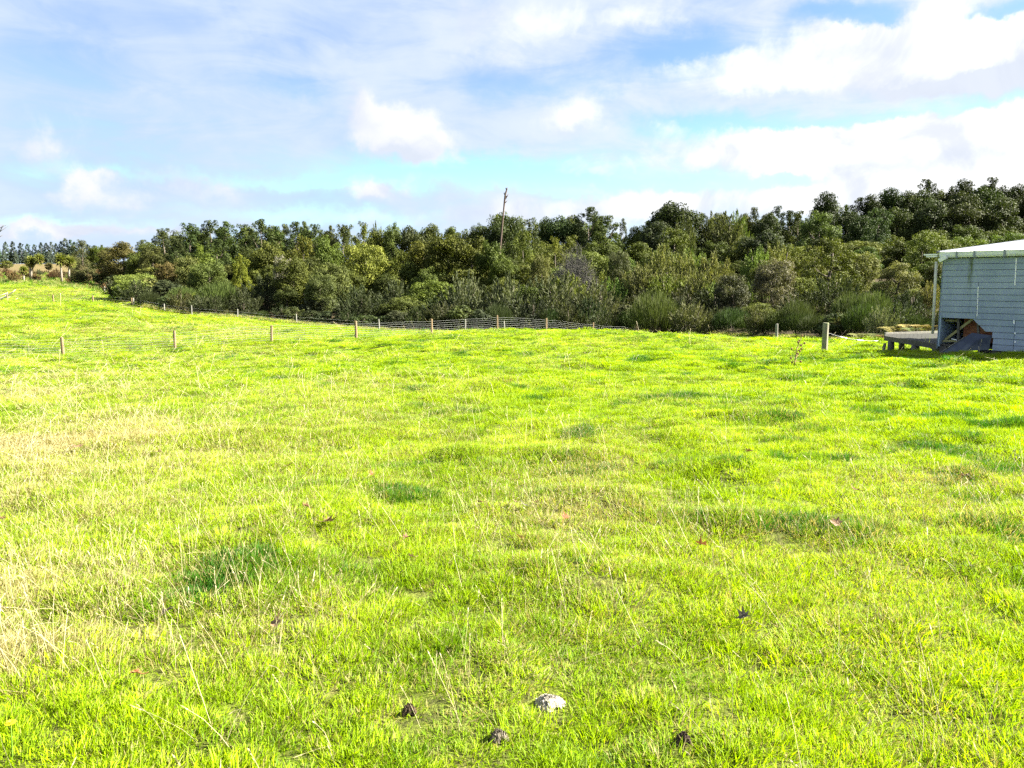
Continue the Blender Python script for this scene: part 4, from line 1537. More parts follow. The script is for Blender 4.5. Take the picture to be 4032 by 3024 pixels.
def mesh_fence():
    """post and netting fence crossing the paddock"""
    P = [(-190, 1424, 39.5, 1.12), (250, 1405, 41, 1.10), (690, 1379, 43, 1.10), (1070, 1347, 45.5, 1.0), (1403, 1337, 48, 1.14), (1700, 1322, 51, 1.13), (1958, 1306, 54, 1.08), (2150, 1309, 57.5, 1.10),
         (2335, 1326, 62, 1.13), (2505, 1332, 67, 1.24)]
    root = empty('netting_fence', tuple(at(1403, 1337, 48)))
    tag(root, 'wooden post and wire netting fence running across the paddock towards the bush', 'fence')
    o0 = np.array(root.location)
    tops = []
    for i, (px, py, Y, h) in enumerate(P):
        q = at(px, py, Y)
        z = gz(q[0], Y)
        o = bpy.data.objects.new('post', post_mesh('post', h, .075 + .012 * (i % 3 == 1), M_POST, 40 + i))
        COL.objects.link(o)
        o.parent = root
        o.location = np.array([q[0], Y, z]) - o0
        o.rotation_euler = (random.uniform(-.02, .02), random.uniform(-.02, .025), random.uniform(0, 3))
        tops.append(np.array([q[0], Y, z]))
    sag = [.15, .28, .41, .54, .68, .82, .96]
    segs = []
    for a, c in zip(tops[:-1], tops[1:]):
        n = 10
        for k in range(n):
            f = k / n
            p = a * (1 - f) + c * f
            p[2] = .5 * p[2] + .5 * gz(p[0], p[1])
            segs.append(p)
    segs.append(tops[-1])
    for hgt in sag:
        mb = MB()
        mb.tube([p + np.array([-.05, -.09, hgt]) - o0 for p in segs], .0052, 3, False)
        mb.build('wire', M_WIRE, root)
    mb = MB()
    r = np.random.default_rng(9)
    for a, c in zip(segs[:-1], segs[1:]):
        L = np.linalg.norm(c - a)
        for k in range(max(1, int(L / .32))):
            p = a + (c - a) * (k + r.uniform(-.06, .06)) / max(1, int(L / .32))
            mb.tube([p + np.array([-.05, -.085, .15]) - o0, p + np.array([-.05, -.085, .82]) - o0], .0035, 3, False)
    o = mb.build('stay_wires', M_WIRE, root)
    o['kind'] = 'stuff'


mesh_fence()


def edge_fence():
    root = empty('bush_edge_fence', tuple(at(935, 1257, 87)))
    tag(root, 'old grey post and wire fence along the foot of the bush', 'fence')
    o0 = np.array(root.location)
    L = []
    for i, (px, ytop, ybase, Y) in enumerate([(412, 1128, 1157, 121), (443, 1142, 1163, 115), (477, 1157, 1178, 108), (555, 1182, 1208, 96.5), (648, 1196, 1231, 93.2), (755, 1203, 1240, 91), (935, 1217, 1257, 87.5),
                                              (1168, 1237, 1279, 83.5), (1494, 1257, 1303, 79.6), (1832, 1257, 1320, 77.5), (1987, 1263, 1330, 76.4)]):
        q = at(px, ybase, Y)
        z = gz(q[0], Y)
        h = max(.8, at(px, ytop, Y)[2] - z)
        o = bpy.data.objects.new('post', post_mesh('post', h, .075, M_GREYPOST, 80 + i))
        COL.objects.link(o)
        o.parent = root
        o.location = np.array([q[0], Y, z]) - o0
        o.rotation_euler = (random.uniform(-.04, .04), random.uniform(-.05, .05), 0)
        L.append(np.array([q[0], Y, z]))
    for hgt in (.3, .6, .9):
        mb = MB()
        mb.tube([p + np.array([0, -.085, hgt]) - o0 for p in L], .006, 3, False)
        mb.build('wire', M_WIRE, root)


edge_fence()


def field_fence():
    root = empty('field_fence', tuple(at(211, 1192, 101)))
    tag(root, 'short row of pale posts and wire across the far green field', 'fence')
    o0 = np.array(root.location)
    L = []
    for i, (px, ytop, ybase, Y) in enumerate([(-180, 1152, 1187, 103), (30, 1155, 1189, 102), (211, 1160, 1192, 101), (367, 1162, 1194, 100), (519, 1173, 1205, 97)]):
        q = at(px, ybase, Y)
        z = gz(q[0], Y)
        h = max(.8, at(px, ytop, Y)[2] - z)
        o = bpy.data.objects.new('post', post_mesh('post', h, .085, M_POST, 60 + i))
        COL.objects.link(o)
        o.parent = root
        o.location = np.array([q[0], Y, z]) - o0
        o.rotation_euler = (random.uniform(-.03, .03), random.uniform(-.03, .03), 0)
        L.append(np.array([q[0], Y, z]))
    for hgt in (.35, .65, .95):
        mb = MB()
        mb.tube([p + np.array([0, -.09, hgt]) - o0 for p in L], .005, 3, False)
        mb.build('wire', M_WIRE, root)
    # stay rail at the corner
    mb = MB()
    a, c = at(478, 1201, 97.3) - o0, at(514, 1196, 97.1) - o0
    mb.tube([a, c], .06, 6)
    mb.build('stay_rail', M_BLEACH, root)


field_fence()


def lone_post(name, px, ytop, ybase, Y, rad, mat, lab, rot=(0, 0, 0), group=None):
    q = at(px, ybase, Y)
    z = gz(q[0], Y)
    h = at(px, ytop, Y)[2] - z
    o = bpy.data.objects.new(name, post_mesh(name, h, rad, mat, int(px), taper=.97))
    COL.objects.link(o)
    o.location = (q[0], Y, z)
    o.rotation_euler = rot
    tag(o, lab, 'post', group)
    return o, h


lone_post('fence_post', 3057, 1275, 1346, 47, .085, M_GREYPOST, 'silver-white weathered fence post in front of the dark bush', (0, -.02, 0))
strainer, strainer_h = lone_post('strainer_post', 3245, 1271, 1391, 26.5, .105, M_MOSSPOST, 'thick moss-green strainer post standing in the grass left of the platform', (0, .01, .5))
lone_post('field_post', 404 - 20, 1130, 1152, 132, .07, M_POST, 'small pale post at the crest of the far field', (0, 0, 0))
lone_post('corner_post', 526, 1173, 1206, 96.6, .09, M_GREYPOST, 'stout corner post where the far field meets the bush', (0, .03, 0))
lone_post('marker_stake', 3478, 1352, 1385, 27.3, .055, M_MOSSPOST, 'short leaning stake just beside the platform end', (.0, .1, 0))

# ------------------------------------------------------------------ the shed
SC = at(3690, 1391, 23.0)            # corner on the ground
UX = np.array([.56, -.83, 0])
UX /= np.linalg.norm(UX)             # along the wall, towards the camera side
NX = np.array([UX[1], -UX[0], 0])    # out of the wall (to the left and camera)
shed = empty('shed', tuple(SC))
tag(shed, 'old blue-grey weatherboard shed with white roof and a broken lower corner', 'shed')
SM = Matrix(((UX[0], -NX[0], 0), (UX[1], -NX[1], 0), (0, 0, 1))).to_4x4()   # local x along wall, local y into the shed
shed.matrix_world = Matrix.Translation(Vector(SC)) @ SM


def face(px, py, off=0.0):
    """photo pixel -> (u along the wall, z) on the wall plane moved out by off"""
    r = ray(px, py)
    p0 = SC + NX * off
    t = np.dot(p0 - EYE, NX) / np.dot(r, NX)
    p = EYE + r * t - SC
    return float(np.dot(p, UX)), float(p[2])


def loc(px, py, off=0.0):
    u, z = face(px, py, off)
    return np.array([u, -off, z])


def build_shed():
    zt = face(3712, 1017)[1]
    zb = face(3712, 1366)[1]
    Lw = 8.2
    D = 6.4
    u0 = face(3708, 1150)[0]
    nrow = 15
    pit = (zt - zb) / nrow
    uA, uB, uC = face(4002, 1060)[0], face(3850, 1180)[0], face(3997, 1300)[0]
    dg0, dg1 = face(3822, 1246), face(3900, 1323)

    def diag(z):
        f = (dg0[1] - z) / (dg0[1] - dg1[1])
        return dg0[0] + (dg1[0] - dg0[0]) * min(max(f, 0), 1.15)

    def board(ua0, ua1, ub0, z0, z1, seed):
        """left end slants from ua0 (bottom) to ua1 (top)"""
        r = np.random.default_rng(seed)
        g = r.normal(0, .002)
        mb = MB()
        yb, yt, bk = -.030 + g, -.020 + g, .0
        ub1 = ub0
        mb.hexa([(ua0, yb, z0), (ub0, yb, z0), (ub0, bk, z0), (ua0, bk, z0), (ua1, yt, z1), (ub1, yt, z1), (ub1, bk, z1), (ua1, bk, z1)])
        o = mb.build('weatherboard', M_BOARD, shed)
        return o
    for i in range(nrow):
        z1 = zt - i * pit - .011
        z0 = zt - (i + 1) * pit
        if i < 4:
            sp = uA
        elif i < 10:
            sp = uB
        else:
            sp = uC
        la = lb = u0
        zopen = zt - 10 * pit
        if i == 9:
            z0 = zopen
        if z1 - .02 <= zopen + .005:
            la, lb = diag(z0), diag(z1)
        if i >= 12:
            la = lb = max(la, face(3893, 1340)[0])
        if la < sp - .05:
            board(la, lb, sp - .006, z0, z1, i)
        board(sp + .006, sp + .006, Lw, z0, z1, 50 + i)
    # white strips where board ends meet
    def strip(pa, pb, w, dy, seg=1):
        a, c = face(*pa), face(*pb)
        for k in range(seg):
            f0, f1 = k / seg + .008, (k + 1) / seg - .008
            x0, x1 = a[0] + (c[0] - a[0]) * f0, a[0] + (c[0] - a[0]) * f1
            z0_, z1_ = a[1] + (c[1] - a[1]) * f0, a[1] + (c[1] - a[1]) * f1
            mb = MB()
            mb.hexa([(x1 - w, dy, z1_), (x1 + w, dy, z1_), (x1 + w, -.02, z1_), (x1 - w, -.02, z1_), (x0 - w, dy, z0_), (x0 + w, dy, z0_), (x0 + w, -.02, z0_), (x0 - w, -.02, z0_)])
            mb.build('joint_strip', M_WHITE, shed)
    strip((4004, 1016), (3998, 1124), .014, -.036, 4)
    strip((3854, 1127), (3849, 1246), .011, -.036, 5)
    strip((3994, 1260), (3995, 1276), .016, -.036)
    for q in (1312, 1346, 1383):
        strip((3999, q - 4), (3999, q + 4), .018, -.036)
    strip((4000, 1388), (3999, 1412), .007, -.036)
    # corner trim, top band, frame
    mb = MB()
    mb.hexa([(0, -.045, face(3690, 1372)[1]), (u0 - .01, -.045, face(3690, 1372)[1]), (u0 - .01, .02, face(3690, 1372)[1]), (0, .02, face(3690, 1372)[1]), (0, -.045, zt), (u0 - .01, -.045, zt), (u0 - .01, .02, zt), (0, .02, zt)])
    mb.build('corner_trim', M_TRIM, shed)
    mb = MB()
    a = face(3712, 1243)[1]
    mb.box((u0 + .045, -.03, (a + zb) / 2 + .02), (.02, .028, (a - zb) / 2))
    mb.build('inner_trim', M_TRIM, shed)
    # gutter along the eave: a folded trough
    zg0, zg1 = face(3712, 1016)[1], face(3712, 993)[1]
    mb = MB()
    y0, y1 = -.05, -.17
    prof = [(y1 - .015, zg1), (y1, zg1 - .02), (y1 + .01, zg0 + .06), (y1 + .035, zg0 + .01), (y1 + .05, zg0), (y0, zg0), (y0, zg1 - .01)]
    vs = []
    for u in (-.06, Lw + .1):
        for q in prof:
            vs.append((u, q[0], q[1]))
    n = len(prof)
    mb.add(vs, [(i, i + 1, n + i + 1, n + i) for i in range(n - 1)] + [tuple(range(n))[::-1], tuple(range(n, 2 * n))])
    g = mb.build('gutter', M_GUTTER, shed)
    for px in (3768, 3838, 3957, 4080):
        u = face(px, 1000, .15)[0]
        mb = MB()
        mb.box((u, -.118, (zg0 + zg1) / 2 + .002), (.022, .075, (zg1 - zg0) / 2 + .012))
        mb.build('bracket', M_BRACKET, g)
    # stub of gutter past the corner and the kinked outlet
    mb = MB()
    mb.box((-.34, -.06, zg1 - .065), (.20, .07, .018))
    mb.box((-.32, -.05, zg1 - .115), (.16, .05, .025))
    mb.build('gutter_stub', M_WHITE, shed)
    mb = MB()
    R = np.array(Matrix.Rotation(math.radians(-28), 3, 'Y'))
    mb.box((.07, -.20, zg0 - .03), (.11, .045, .055), R)
    mb.build('gutter_outlet', M_GUTTER, shed)
    # downpipe
    mb = MB()
    a, c = loc(3687, 1030, .10), loc(3672, 1314, .10)
    mb.tube([a, a * .4 + c * .6, c], [.042, .042, .042], 8)
    mb.build('downpipe', M_PIPE, shed, True)
    # roof: single low slope rising away from the eave
    sl = math.tan(math.radians(4.2))
    zr = zg1 - .015
    mb = MB()
    ribs = 34
    W = Lw + .2
    vs, fs = [], []
    for k in range(ribs * 2 + 1):
        u = -.08 + W * k / (ribs * 2)
        dz = .022 if k % 2 else 0.0
        for yy in (-.13, D + .3):
            vs += [(u, yy, zr + (yy + .13) * sl + dz), (u, yy, zr + (yy + .13) * sl + dz - .004)]
    for k in range(ribs * 2):
        a = k * 4
        fs += [(a, a + 4, a + 6, a + 2), (a + 1, a + 3, a + 7, a + 5)]
    mb.add(vs, fs)
    mb.build('roof', M_WHITE, shed)
    mb = MB()
    for uu in (-.085,):
        y0_, y1_ = -.10, D + .3
        za, zc = zr + .03 * 0, zr + (y1_ + .13) * sl
        mb.hexa([(uu - .10, y0_, za - .01), (uu, y0_, za - .01), (uu, y1_, zc - .03), (uu - .10, y1_, zc - .03),
                 (uu - .10, y0_, za + .045), (uu, y0_, za + .045), (uu, y1_, zc + .17), (uu - .10, y1_, zc + .17)])
    mb.build('barge_flashing', M_DARKMETAL, shed)
    # other walls, floor
    for nm, pts in [('end_wall', ((.02, .03), (.02, D))), ('back_wall', ((.02, D), (Lw, D))), ('far_end_wall', ((Lw, .03), (Lw, D)))]:
        (xa, ya), (xb, yb_) = pts
        mb = MB()
        za, zc = zr + (ya + .13) * sl - .03, zr + (yb_ + .13) * sl - .03
        if xa == xb:
            mb.hexa([(xa, ya, zb), (xa + .03, ya, zb), (xa + .03, yb_, zb), (xa, yb_, zb), (xa, ya, za), (xa + .03, ya, za), (xa + .03, yb_, zc), (xa, yb_, zc)])
        else:
            mb.hexa([(xa, ya, zb), (xb, ya, zb), (xb, ya + .03, zb), (xa, ya + .03, zb), (xa, ya, za), (xb, ya, za), (xb, ya + .03, za), (xa, ya + .03, za)])
        mb.build(nm, M_TRIM, shed)
    mb = MB()
    mb.box((Lw / 2, D / 2, zb + .05), (Lw / 2 - .05, D / 2 - .05, .03))
    mb.build('floor_deck', M_DECK, shed)
    # inside the hole: lining, studs, brace
    mb = MB()
    mb.box(((face(3775, 1300)[0] + 1.9) / 2, .30, (a0 := face(3770, 1330)[1]) * .5 + face(3770, 1240)[1] * .5), ((1.9 - face(3775, 1300)[0]) / 2, .012, .45))
    mb.build('red_lining', M_REDWALL, shed)
    def bar(pa, pb, w, yy, mat, nm):
        p, q = loc(*pa), loc(*pb)
        d = q - p
        d /= np.linalg.norm(d)
        s = np.array([-d[2], 0, d[0]]) * w
        mb = MB()
        f = np.array([0, yy, 0])
        g_ = np.array([0, yy + .045, 0])
        mb.hexa([p - s + f, q - s + f, q - s + g_, p - s + g_, p + s + f, q + s + f, q + s + g_, p + s + g_])
        mb.build(nm, mat, shed)
    bar((3716, 1338), (3830, 1252), .035, .075, M_STUD, 'brace')
    bar((3771, 1246), (3771, 1345), .030, .02, M_DECK, 'stud')
    bar((3848, 1262), (3850, 1318), .030, .02, M_DECK, 'stud')
    bar((3708, 1343), (3772, 1343), .028, .05, M_STUD, 'bottom_plate')
    bar((3712, 1262), (3768, 1264), .026, .13, M_STUD, 'nogging')
    bar((3744, 1334), (3768, 1340), .010, .03, M_WHITE, 'loose_lath')
    # sheet torn off the corner, leaning out on the grass
    mb = MB()
    A, B_ = loc(3905, 1322, .034), loc(3893, 1378, .034)
    Cc = loc(3826, 1311, .10)
    Dd = loc(3702, 1391, .42)
    Ee = loc(3800, 1382, .45)
    Mi = loc(3845, 1340, .22)
    th = np.array([0.0, .012, 0.006])
    pts = [A, Cc, Dd, Ee, B_, Mi]
    top = pts + [p + th for p in pts]
    fs = [(5, 0, 1), (5, 1, 2), (5, 2, 3), (5, 3, 4), (5, 4, 0)]
    fs += [tuple(q + 6 for q in f[::-1]) for f in fs]
    for i in range(5):
        j = (i + 1) % 5
        fs.append((i, i + 6, j + 6, j))
    mb.add(top, fs)
    o = mb.build('torn_sheet', M_DARKSHEET, shed)
    o['label'] = 'dark torn-off wall sheet leaning out on the grass'
    # pale broken edge of that sheet
    mb = MB()
    e = .012
    mb.tube([Dd + np.array([0, -.012, .01]), Dd * .55 + Cc * .45 + np.array([0, -.014, .012]), Cc * .8 + Dd * .2 + np.array([0, -.012, .01])], [e, e, e * .6], 4)
    mb.build('sheet_edge', M_GREYPOST, shed)
    # piles under the floor
    for u in (.12, 1.6, 3.1, 4.6):
        for yy in (.14, D - .3):
            mb = MB()
            mb.box((u, yy, (zb - .35) / 2), (.09, .09, (zb + .45) / 2))
            mb.build('pile', M_CONC, shed)
    mb = MB()
    mb.box((Lw / 2 + .5, .12, zb - .05), (Lw / 2 - .6, .03, .045))
    mb.build('bearer', M_DECK, shed)


build_shed()


# ------------------------------------------------------------------ platform beside the shed
def platform():
    Y0 = 25.6
    A = at(3484, 1327, 27.6)     # far end, front edge
    B = at(3697, 1348, 23.9)     # near end by the shed
    root = empty('wooden_platform', tuple((A[0], A[1], gz(A[0], A[1]))))
    tag(root, 'low weathered wooden platform on stub posts beside the shed corner', 'platform')
    o0 = np.array(root.location)
    zt = (A[2] + B[2]) / 2
    A[2] = B[2] = zt
    C = at(3695, 1313, 29.2)
    C[2] = zt + .02
    E = at(3484, 1321, 28.3)
    E[2] = zt + .02
    Z = np.array([0, 0, 1.0])

    def beam(p, q, half, z0, z1, nm, mat):
        d = (q - p) / np.linalg.norm(q - p)
        n = np.array([-d[1], d[0], 0]) * half
        mb = MB()
        mb.hexa([p - n + Z * z0 - o0, q - n + Z * z0 - o0, q + n + Z * z0 - o0, p + n + Z * z0 - o0,
                 p - n + Z * z1 - o0, q - n + Z * z1 - o0, q + n + Z * z1 - o0, p + n + Z * z1 - o0])
        return mb.build(nm, mat, root)
    beam(A, B, .03, -.17, .0, 'front_beam', M_DECK)
    beam(E, C, .03, -.10, .05, 'back_beam', M_GREYPOST)
    beam(A + (E - A) * .05, A + (E - A) * .95, .025, -.16, -.055, 'end_beam', M_DECK)
    N = 13
    for k in range(N):
        f0, f1 = (k + .02) / N, (k + .98) / N
        q = [A + (B - A) * f0, A + (B - A) * f1, E + (C - E) * f1, E + (C - E) * f0]
        q[0], q[3] = q[0] * .96 + q[3] * .04, q[3] * .96 + q[0] * .04
        q[1], q[2] = q[1] * .96 + q[2] * .04, q[2] * .96 + q[1] * .04
        g = random.uniform(-.004, .004)
        mb = MB()
        mb.hexa([p + Z * (-.05 + g) - o0 for p in q] + [p + Z * (-.014 + g) - o0 for p in q])
        mb.build('deck_plank', M_SHADEDECK, root)
    for p, rad in [(A + (B - A) * .13, .115), (A + (B - A) * .60, .125), (A + (B - A) * .95, .11), (E + (C - E) * .3, .10), (E + (C - E) * .9, .10)]:
        g = gz(p[0], p[1])
        p = p + np.array([.03, .05, 0]) if rad > .105 else p - np.array([0, .06, 0])
        zt_ = zt - .172
        mb = MB()
        mb.tube([np.array([p[0], p[1], g - .2]) - o0, np.array([p[0] + .01, p[1], (g + zt_) / 2]) - o0, np.array([p[0], p[1], zt_]) - o0], [rad * 1.05, rad, rad * .97], 9)
        mb.build('stub_post', M_CONC, root, True)


platform()


def hot_wire():
    a = np.array(strainer.location) + np.array([.1, -.02, .68])
    b_ = at(3484, 1340, 27.6)
    root = empty('gate_wire', tuple(a))
    tag(root, 'sagging wire with white insulators strung from the mossy strainer post to platform', 'wire')
    def P(f, s=.22):
        p = a + (b_ - a) * f
        p[2] -= s * 4 * f * (1 - f) * .5
        return p - a
    mb = MB()
    mb.tube([P(f) for f in np.linspace(0, 1, 14)], .006, 5)
    mb.build('strand', M_DARKMETAL, root)
    mb = MB()
    mb.tube([P(.2), P(.35, .9), P(.5, .5), P(.62, .2)], .004, 4)
    mb.build('slack_strand', M_DARKMETAL, root)
    for f, l in [(.22, .03), (.28, .045), (.52, .035), (.58, .04), (.83, .03)]:
        mb = MB()
        mb.tube([P(f - l), P(f - l * .3), P(f + l * .3), P(f + l)], [.010, .018, .018, .010], 7)
        mb.build('insulator', M_ROPE, root, True)


hot_wire()


# ------------------------------------------------------------------ dry thistle
def thistle():
    b0 = hit(3128, 1442)
    Y = b0[1]
    root = empty('dry_thistle', tuple(b0))
    tag(root, 'dead brown thistle with seed heads standing in the grass before the white post', 'thistle')
    m = mat_plain('dry_brown_stem', (.20, .145, .075, 1), .9, .1, 0, .3, 20)
    m2 = mat_plain('dry_seed_head', (.17, .10, .06, 1), .9, .1, 0, .4, 25)
    mb = MB()
    S = [(3128, 1448), (3130, 1425), (3135, 1400), (3138, 1372), (3146, 1348), (3156, 1330)]
    P = [at(a, c, Y) - b0 for a, c in S]
    mb.tube(P, [.016, .015, .013, .011, .009, .006], 6)
    mb.build('stem', m, root, True)
    r = np.random.default_rng(2)
    br = [((3135, 1400), (3146, 1392), (3150, 1384)), ((3137, 1385), (3147, 1378), (3153, 1374)), ((3140, 1362), (3155, 1355), (3166, 1352)), ((3143, 1352), (3138, 1342), (3132, 1346)),
          ((3133, 1410), (3146, 1402), (3149, 1396)), ((3136, 1392), (3128, 1384), (3122, 1376)), ((3150, 1342), (3144, 1336), (3146, 1342)), ((3130, 1425), (3120, 1418), (3117, 1412)),
          ((3131, 1420), (3144, 1424), (3154, 1426)), ((3156, 1332), (3154, 1326), (3155, 1323)), ((3138, 1372), (3150, 1366), (3158, 1362)), ((3130, 1430), (3122, 1432), (3117, 1428))]
    for q in br:
        dy = r.normal(0, .05)
        a, c, e = [at(*k, Y) - b0 for k in q]
        c[1] += dy
        e[1] += dy * 1.5
        mb = MB()
        mb.tube([a, c, e], [.008, .006, .004], 5)
        mb.build('side_stem', m, root)
        mb = MB()
        k = 8
        for lvl, (rr, zz) in enumerate([(.008, -.018), (.026, 0), (.030, .014), (.014, .03)]):
            pass
        mb.tube([e + np.array([0, 0, -.02]), e, e + np.array([.003, 0, .018]), e + np.array([.004, 0, .036])], [.010, .026, .028, .012], 8)
        for j in range(9):
            a_ = 6.28 * j / 9
            w = np.array([math.cos(a_), math.sin(a_), .4])
            mb.tube([e + np.array([0, 0, .012]), e + np.array([0, 0, .012]) + w * .045], [.005, .001], 3)
        mb.build('seed_head', m2, root)
    for j in range(14):
        f = r.uniform(.02, .55)
        p = P[0] + (P[4] - P[0]) * f
        a_ = r.uniform(0, 6.28)
        d = np.array([math.cos(a_), math.sin(a_), r.uniform(-.3, .4)])
        s = np.cross(d, [0, 0, 1.0]) * .018
        mb = MB()
        q = p + d * r.uniform(.06, .12)
        mb.add([p, p * .5 + q * .5 + s, q, p * .5 + q * .5 - s], [(0, 1, 2, 3)])
        mb.build('withered_leaf', m, root)


thistle()


# ------------------------------------------------------------------ litter on the turf
def leaf_shape(seed, size, curl):
    r = np.random.default_rng(seed)
    rim = []
    lob = [(0, 1.0), (22, .55), (42, .92), (66, .5), (92, .75), (118, .45), (150, .5), (180, .28)]
    for a, q in lob:
        rim.append((math.radians(90 - a), q * r.uniform(.85, 1.1)))
    for a, q in lob[::-1][1:-1]:
        rim.append((math.radians(90 + a), q * r.uniform(.85, 1.1)))
    V = [(0, 0, .0)]
    ph = r.uniform(0, 6.28)
    for a, q in rim:
        for f in (.5, 1.0):
            x, y = math.cos(a) * q * f, math.sin(a) * q * f
            z = curl * (x * math.cos(ph) + y * math.sin(ph)) ** 2 * 1.3 + r.normal(0, .05) * f
            V.append((x, y, z))
    n = len(rim)
    fs = []
    for i in range(n):
        j = (i + 1) % n
        a0, a1, b0_, b1 = 1 + 2 * i, 2 + 2 * i, 1 + 2 * j, 2 + 2 * j
        fs.append((0, b0_, a0))
        fs.append((a0, b0_, b1, a1))
    mb = MB()
    V = [np.array(v) * size * .5 for v in V]
    mb.add(V, [f[::-1] for f in fs])
    mb.tube([(0, 0, 0), (0, -size * .35, -.004), (size * .05, -size * .6, .004)], [.0022, .0018, .0012], 4)
    return mb


def leaf_mat(name, c1, c2):
    m, b, out = new_mat(name)
    tc = b.new('ShaderNodeTexCoord').outputs['Object']
    n = b.noise(tc, 45, 5, .6)
    c = b.mix(b.step(n, .35, .65), c1, c2)
    b.t.links.new(translucent_mix(b, c, c, .2, .6, .25), out.inputs[0])
    return m


LM = {'rust': leaf_mat('rust_leaf', (.13, .052, .018, 1), (.21, .09, .034, 1)), 'brown': leaf_mat('brown_leaf', (.06, .029, .012, 1), (.13, .068, .03, 1)),
      'pale': leaf_mat('pale_leaf', (.11, .062, .032, 1), (.20, .13, .075, 1)), 'grey': leaf_mat('grey_leaf', (.05, .042, .034, 1), (.12, .105, .085, 1))}
for i, (px, py, wpx, kind, lab) in enumerate([
        (2760, 2190, 66, 'rust', 'large orange-brown fallen leaf below the thistle, brightest on the turf'),
        (2050, 2156, 36, 'rust', 'small upright rust leaf in the middle of the turf'),
        (2225, 2076, 44, 'rust', 'flat pale-rust leaf just beyond the small upright rust leaf'),
        (1600, 2160, 46, 'brown', 'dark brown folded leaf with a paler leaf just below it'),
        (1625, 2236, 44, 'pale', 'pale tan leaf just below the dark brown folded leaf'),
        (1290, 2100, 60, 'pale', 'broad pale curled leaf between the grass stalks, third of the pale leaves'),
        (1210, 2036, 40, 'brown', 'small brown leaf standing just behind the broad pale curled leaf'),
        (1892, 2016, 42, 'brown', 'brown and white leaf at the start of the row of five small leaves'),
        (2068, 2026, 40, 'grey', 'dark greyish leaf in the middle of the row of five small leaves'),
        (2030, 2012, 34, 'pale', 'pale leaf before the dark greyish leaf in the row of five small leaves'),
        (2108, 2012, 34, 'brown', 'brown upright leaf beyond the dark greyish leaf in the row of five'),
        (2250, 2006, 36, 'brown', 'last brown leaf at the shed end of the row of five small leaves'),
        (1082, 2516, 74, 'pale', 'large crumpled pale and rust leaf caught in straw, biggest of all leaves'),
        (545, 2712, 60, 'rust', 'red-brown leaf low in the grass nearest the camera'),
        (655, 2468, 78, 'grey', 'long grey-brown strip of bark poking out of the grass'),
        (2925, 2492, 66, 'grey', 'dark mottled grey curled leaf below the large orange-brown leaf'),
        (3290, 2106, 60, 'pale', 'pale reddish leaf lying in the dry turf on the shed side'),
        (3370, 1966, 50, 'brown', 'brown crumpled leaf lying nearest below the wooden platform'),
        (3792, 1908, 50, 'brown', 'brown leaf in the straw patch below the shed'),
        (2948, 1808, 44, 'brown', 'dark brown leaf lying far up the turf below the thistle'),
        (1385, 1790, 36, 'brown', 'small dark leaf beside a pale straw patch below the fourth fence post'),
        (625, 1808, 34, 'pale', 'small tan leaf in the grass below the second fence post'),
        (1140, 1860, 36, 'brown', 'small tan-brown leaf in the grass below the third fence post'),
        (300, 1790, 60, 'pale', 'pinkish crumpled leaf in the big straw patch below the first fence post'),
        (12, 2080, 50, 'brown', 'dark brown leaf cut by the picture edge on the straw side'),
        (1465, 1900, 28, 'rust', 'tiny red-brown upright leaf below the fourth fence post')]):
    h = hit(px, py)
    d = h[1]
    size = wpx / F * d * 1.2
    mb = leaf_shape(900 + i, size, random.uniform(.35, .9))
    o = mb.build('fallen_leaf' if 'bark' not in lab else 'bark_strip', LM[kind])
    o.location = (h[0], h[1], h[2] + .060 + size * .10)
    o.rotation_euler = (random.uniform(-.1, .5), random.uniform(-.35, .35), random.uniform(0, 6.28))
    if 'bark' in lab:
        o.scale = (.32, 1.1, 1)
        o.rotation_euler = (.55, .2, -1.1)
    tag(o, lab, 'leaf' if 'bark' not in lab else 'bark', 'fallen leaves on the turf' if 'bark' not in lab else None)


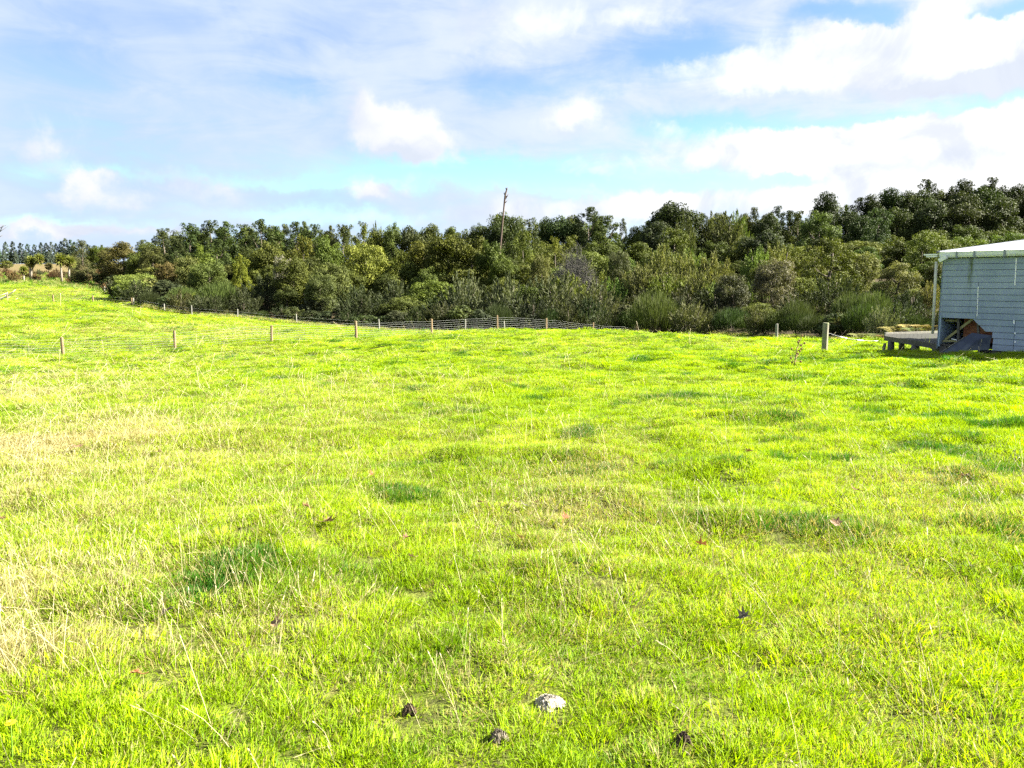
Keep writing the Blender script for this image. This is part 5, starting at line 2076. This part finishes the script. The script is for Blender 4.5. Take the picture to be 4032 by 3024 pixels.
def dung(px, py, wpx, col, lab, seed, lumps=13):
    h = hit(px, py)
    s = wpx / F * h[1]
    r = np.random.default_rng(seed)
    m, b, out = new_mat('dried_dung_%d' % seed)
    tc = b.new('ShaderNodeTexCoord').outputs['Object']
    n = b.noise(tc, 60, 6, .7)
    c = b.mix(b.step(n, .35, .62), tuple(q * .35 for q in col) + (1,), col + (1,))
    bump = b.new('ShaderNodeBump')
    bump.inputs['Distance'].default_value = .01
    b.put(bump.inputs['Height'], n)
    b.t.links.new(principled(b, c, .95, .1, normal=bump.outputs[0]), out.inputs[0])
    mb = MB()
    # one continuous crusted pat: a radial grid with lumps
    nr, na = 16, 44
    cen = [(r.uniform(0, .8) ** .7 * s * .5, r.uniform(0, 6.28), r.uniform(.07, .15) * s) for _ in range(lumps * 2)]
    V, fs = [(0, 0, .02)], []
    for i in range(1, nr + 1):
        for k in range(na):
            a = 6.2832 * k / na
            q = s * .5 * i / nr * (1 + .16 * math.sin(3 * a + seed) + .08 * math.sin(7 * a))
            x, y = q * math.cos(a), q * math.sin(a) * .8
            z = .018 * (1 - (i / nr) ** 2) - .02 * (i / nr) ** 4
            for cr, ca, rad in cen:
                dd = (x - cr * math.cos(ca)) ** 2 + (y - cr * math.sin(ca) * .8) ** 2
                if dd < rad * rad:
                    z = max(z, -.012 + math.sqrt(rad * rad - dd) * .55)
            V.append((x, y, z + r.normal(0, .003)))
    for k in range(na):
        fs.append((0, 1 + k, 1 + (k + 1) % na))
    for i in range(nr - 1):
        for k in range(na):
            k2 = (k + 1) % na
            fs.append((1 + i * na + k, 1 + (i + 1) * na + k, 1 + (i + 1) * na + k2, 1 + i * na + k2))
    mb.add(V, fs)
    o = mb.build('dried_dung', m)
    o.location = (h[0], h[1], h[2] + .022)
    tag(o, lab, 'dung', 'dried dung on the turf')


dung(2162, 2790, 125, (.36, .33, .28), 'whitish dried dung pat, largest and palest on the turf', 1)
dung(1962, 2922, 84, (.15, .13, .10), 'grey-brown dried dung pat nearest the camera below the whitish one', 2)
dung(1612, 2815, 66, (.07, .05, .033), 'small dark brown dung pat left of the whitish one', 3, 8)
dung(2690, 2940, 70, (.075, .055, .042), 'small dark dung lump at the bottom edge beyond the whitish one', 4, 8)


def dandelion():
    h = hit(48, 2990)
    root = empty('dandelion_flower', tuple(h))
    tag(root, 'single yellow dandelion flower in the near corner of the grass', 'flower')
    m = mat_plain('yellow_petal', (.72, .60, .02, 1), .6, .2, 0, .1, 30)
    g = mat_plain('green_stem', (.10, .20, .02, 1), .6, .2, 0, .1, 30)
    mb = MB()
    mb.tube([(0, 0, -.02), (.004, 0, .06), (.006, 0, .125)], [.0022, .002, .002], 5)
    mb.build('stem', g, root)
    mb = MB()
    for lv, (L, zz) in enumerate([(.019, .002), (.014, .006), (.008, .009)]):
        n = 22 - lv * 5
        for k in range(n):
            a = 6.283 * k / n + lv * .2
            d = np.array([math.cos(a), math.sin(a), .25 + .3 * lv])
            s = np.array([-math.sin(a), math.cos(a), 0]) * .0022
            p = np.array([.006, 0, .125 + zz * .6])
            mb.add([p, p + d * L * .6 + s, p + d * L, p + d * L * .6 - s], [(0, 1, 2, 3)])
    mb.build('petals', m, root)


dandelion()
print('OBJECTS', len(bpy.data.objects))
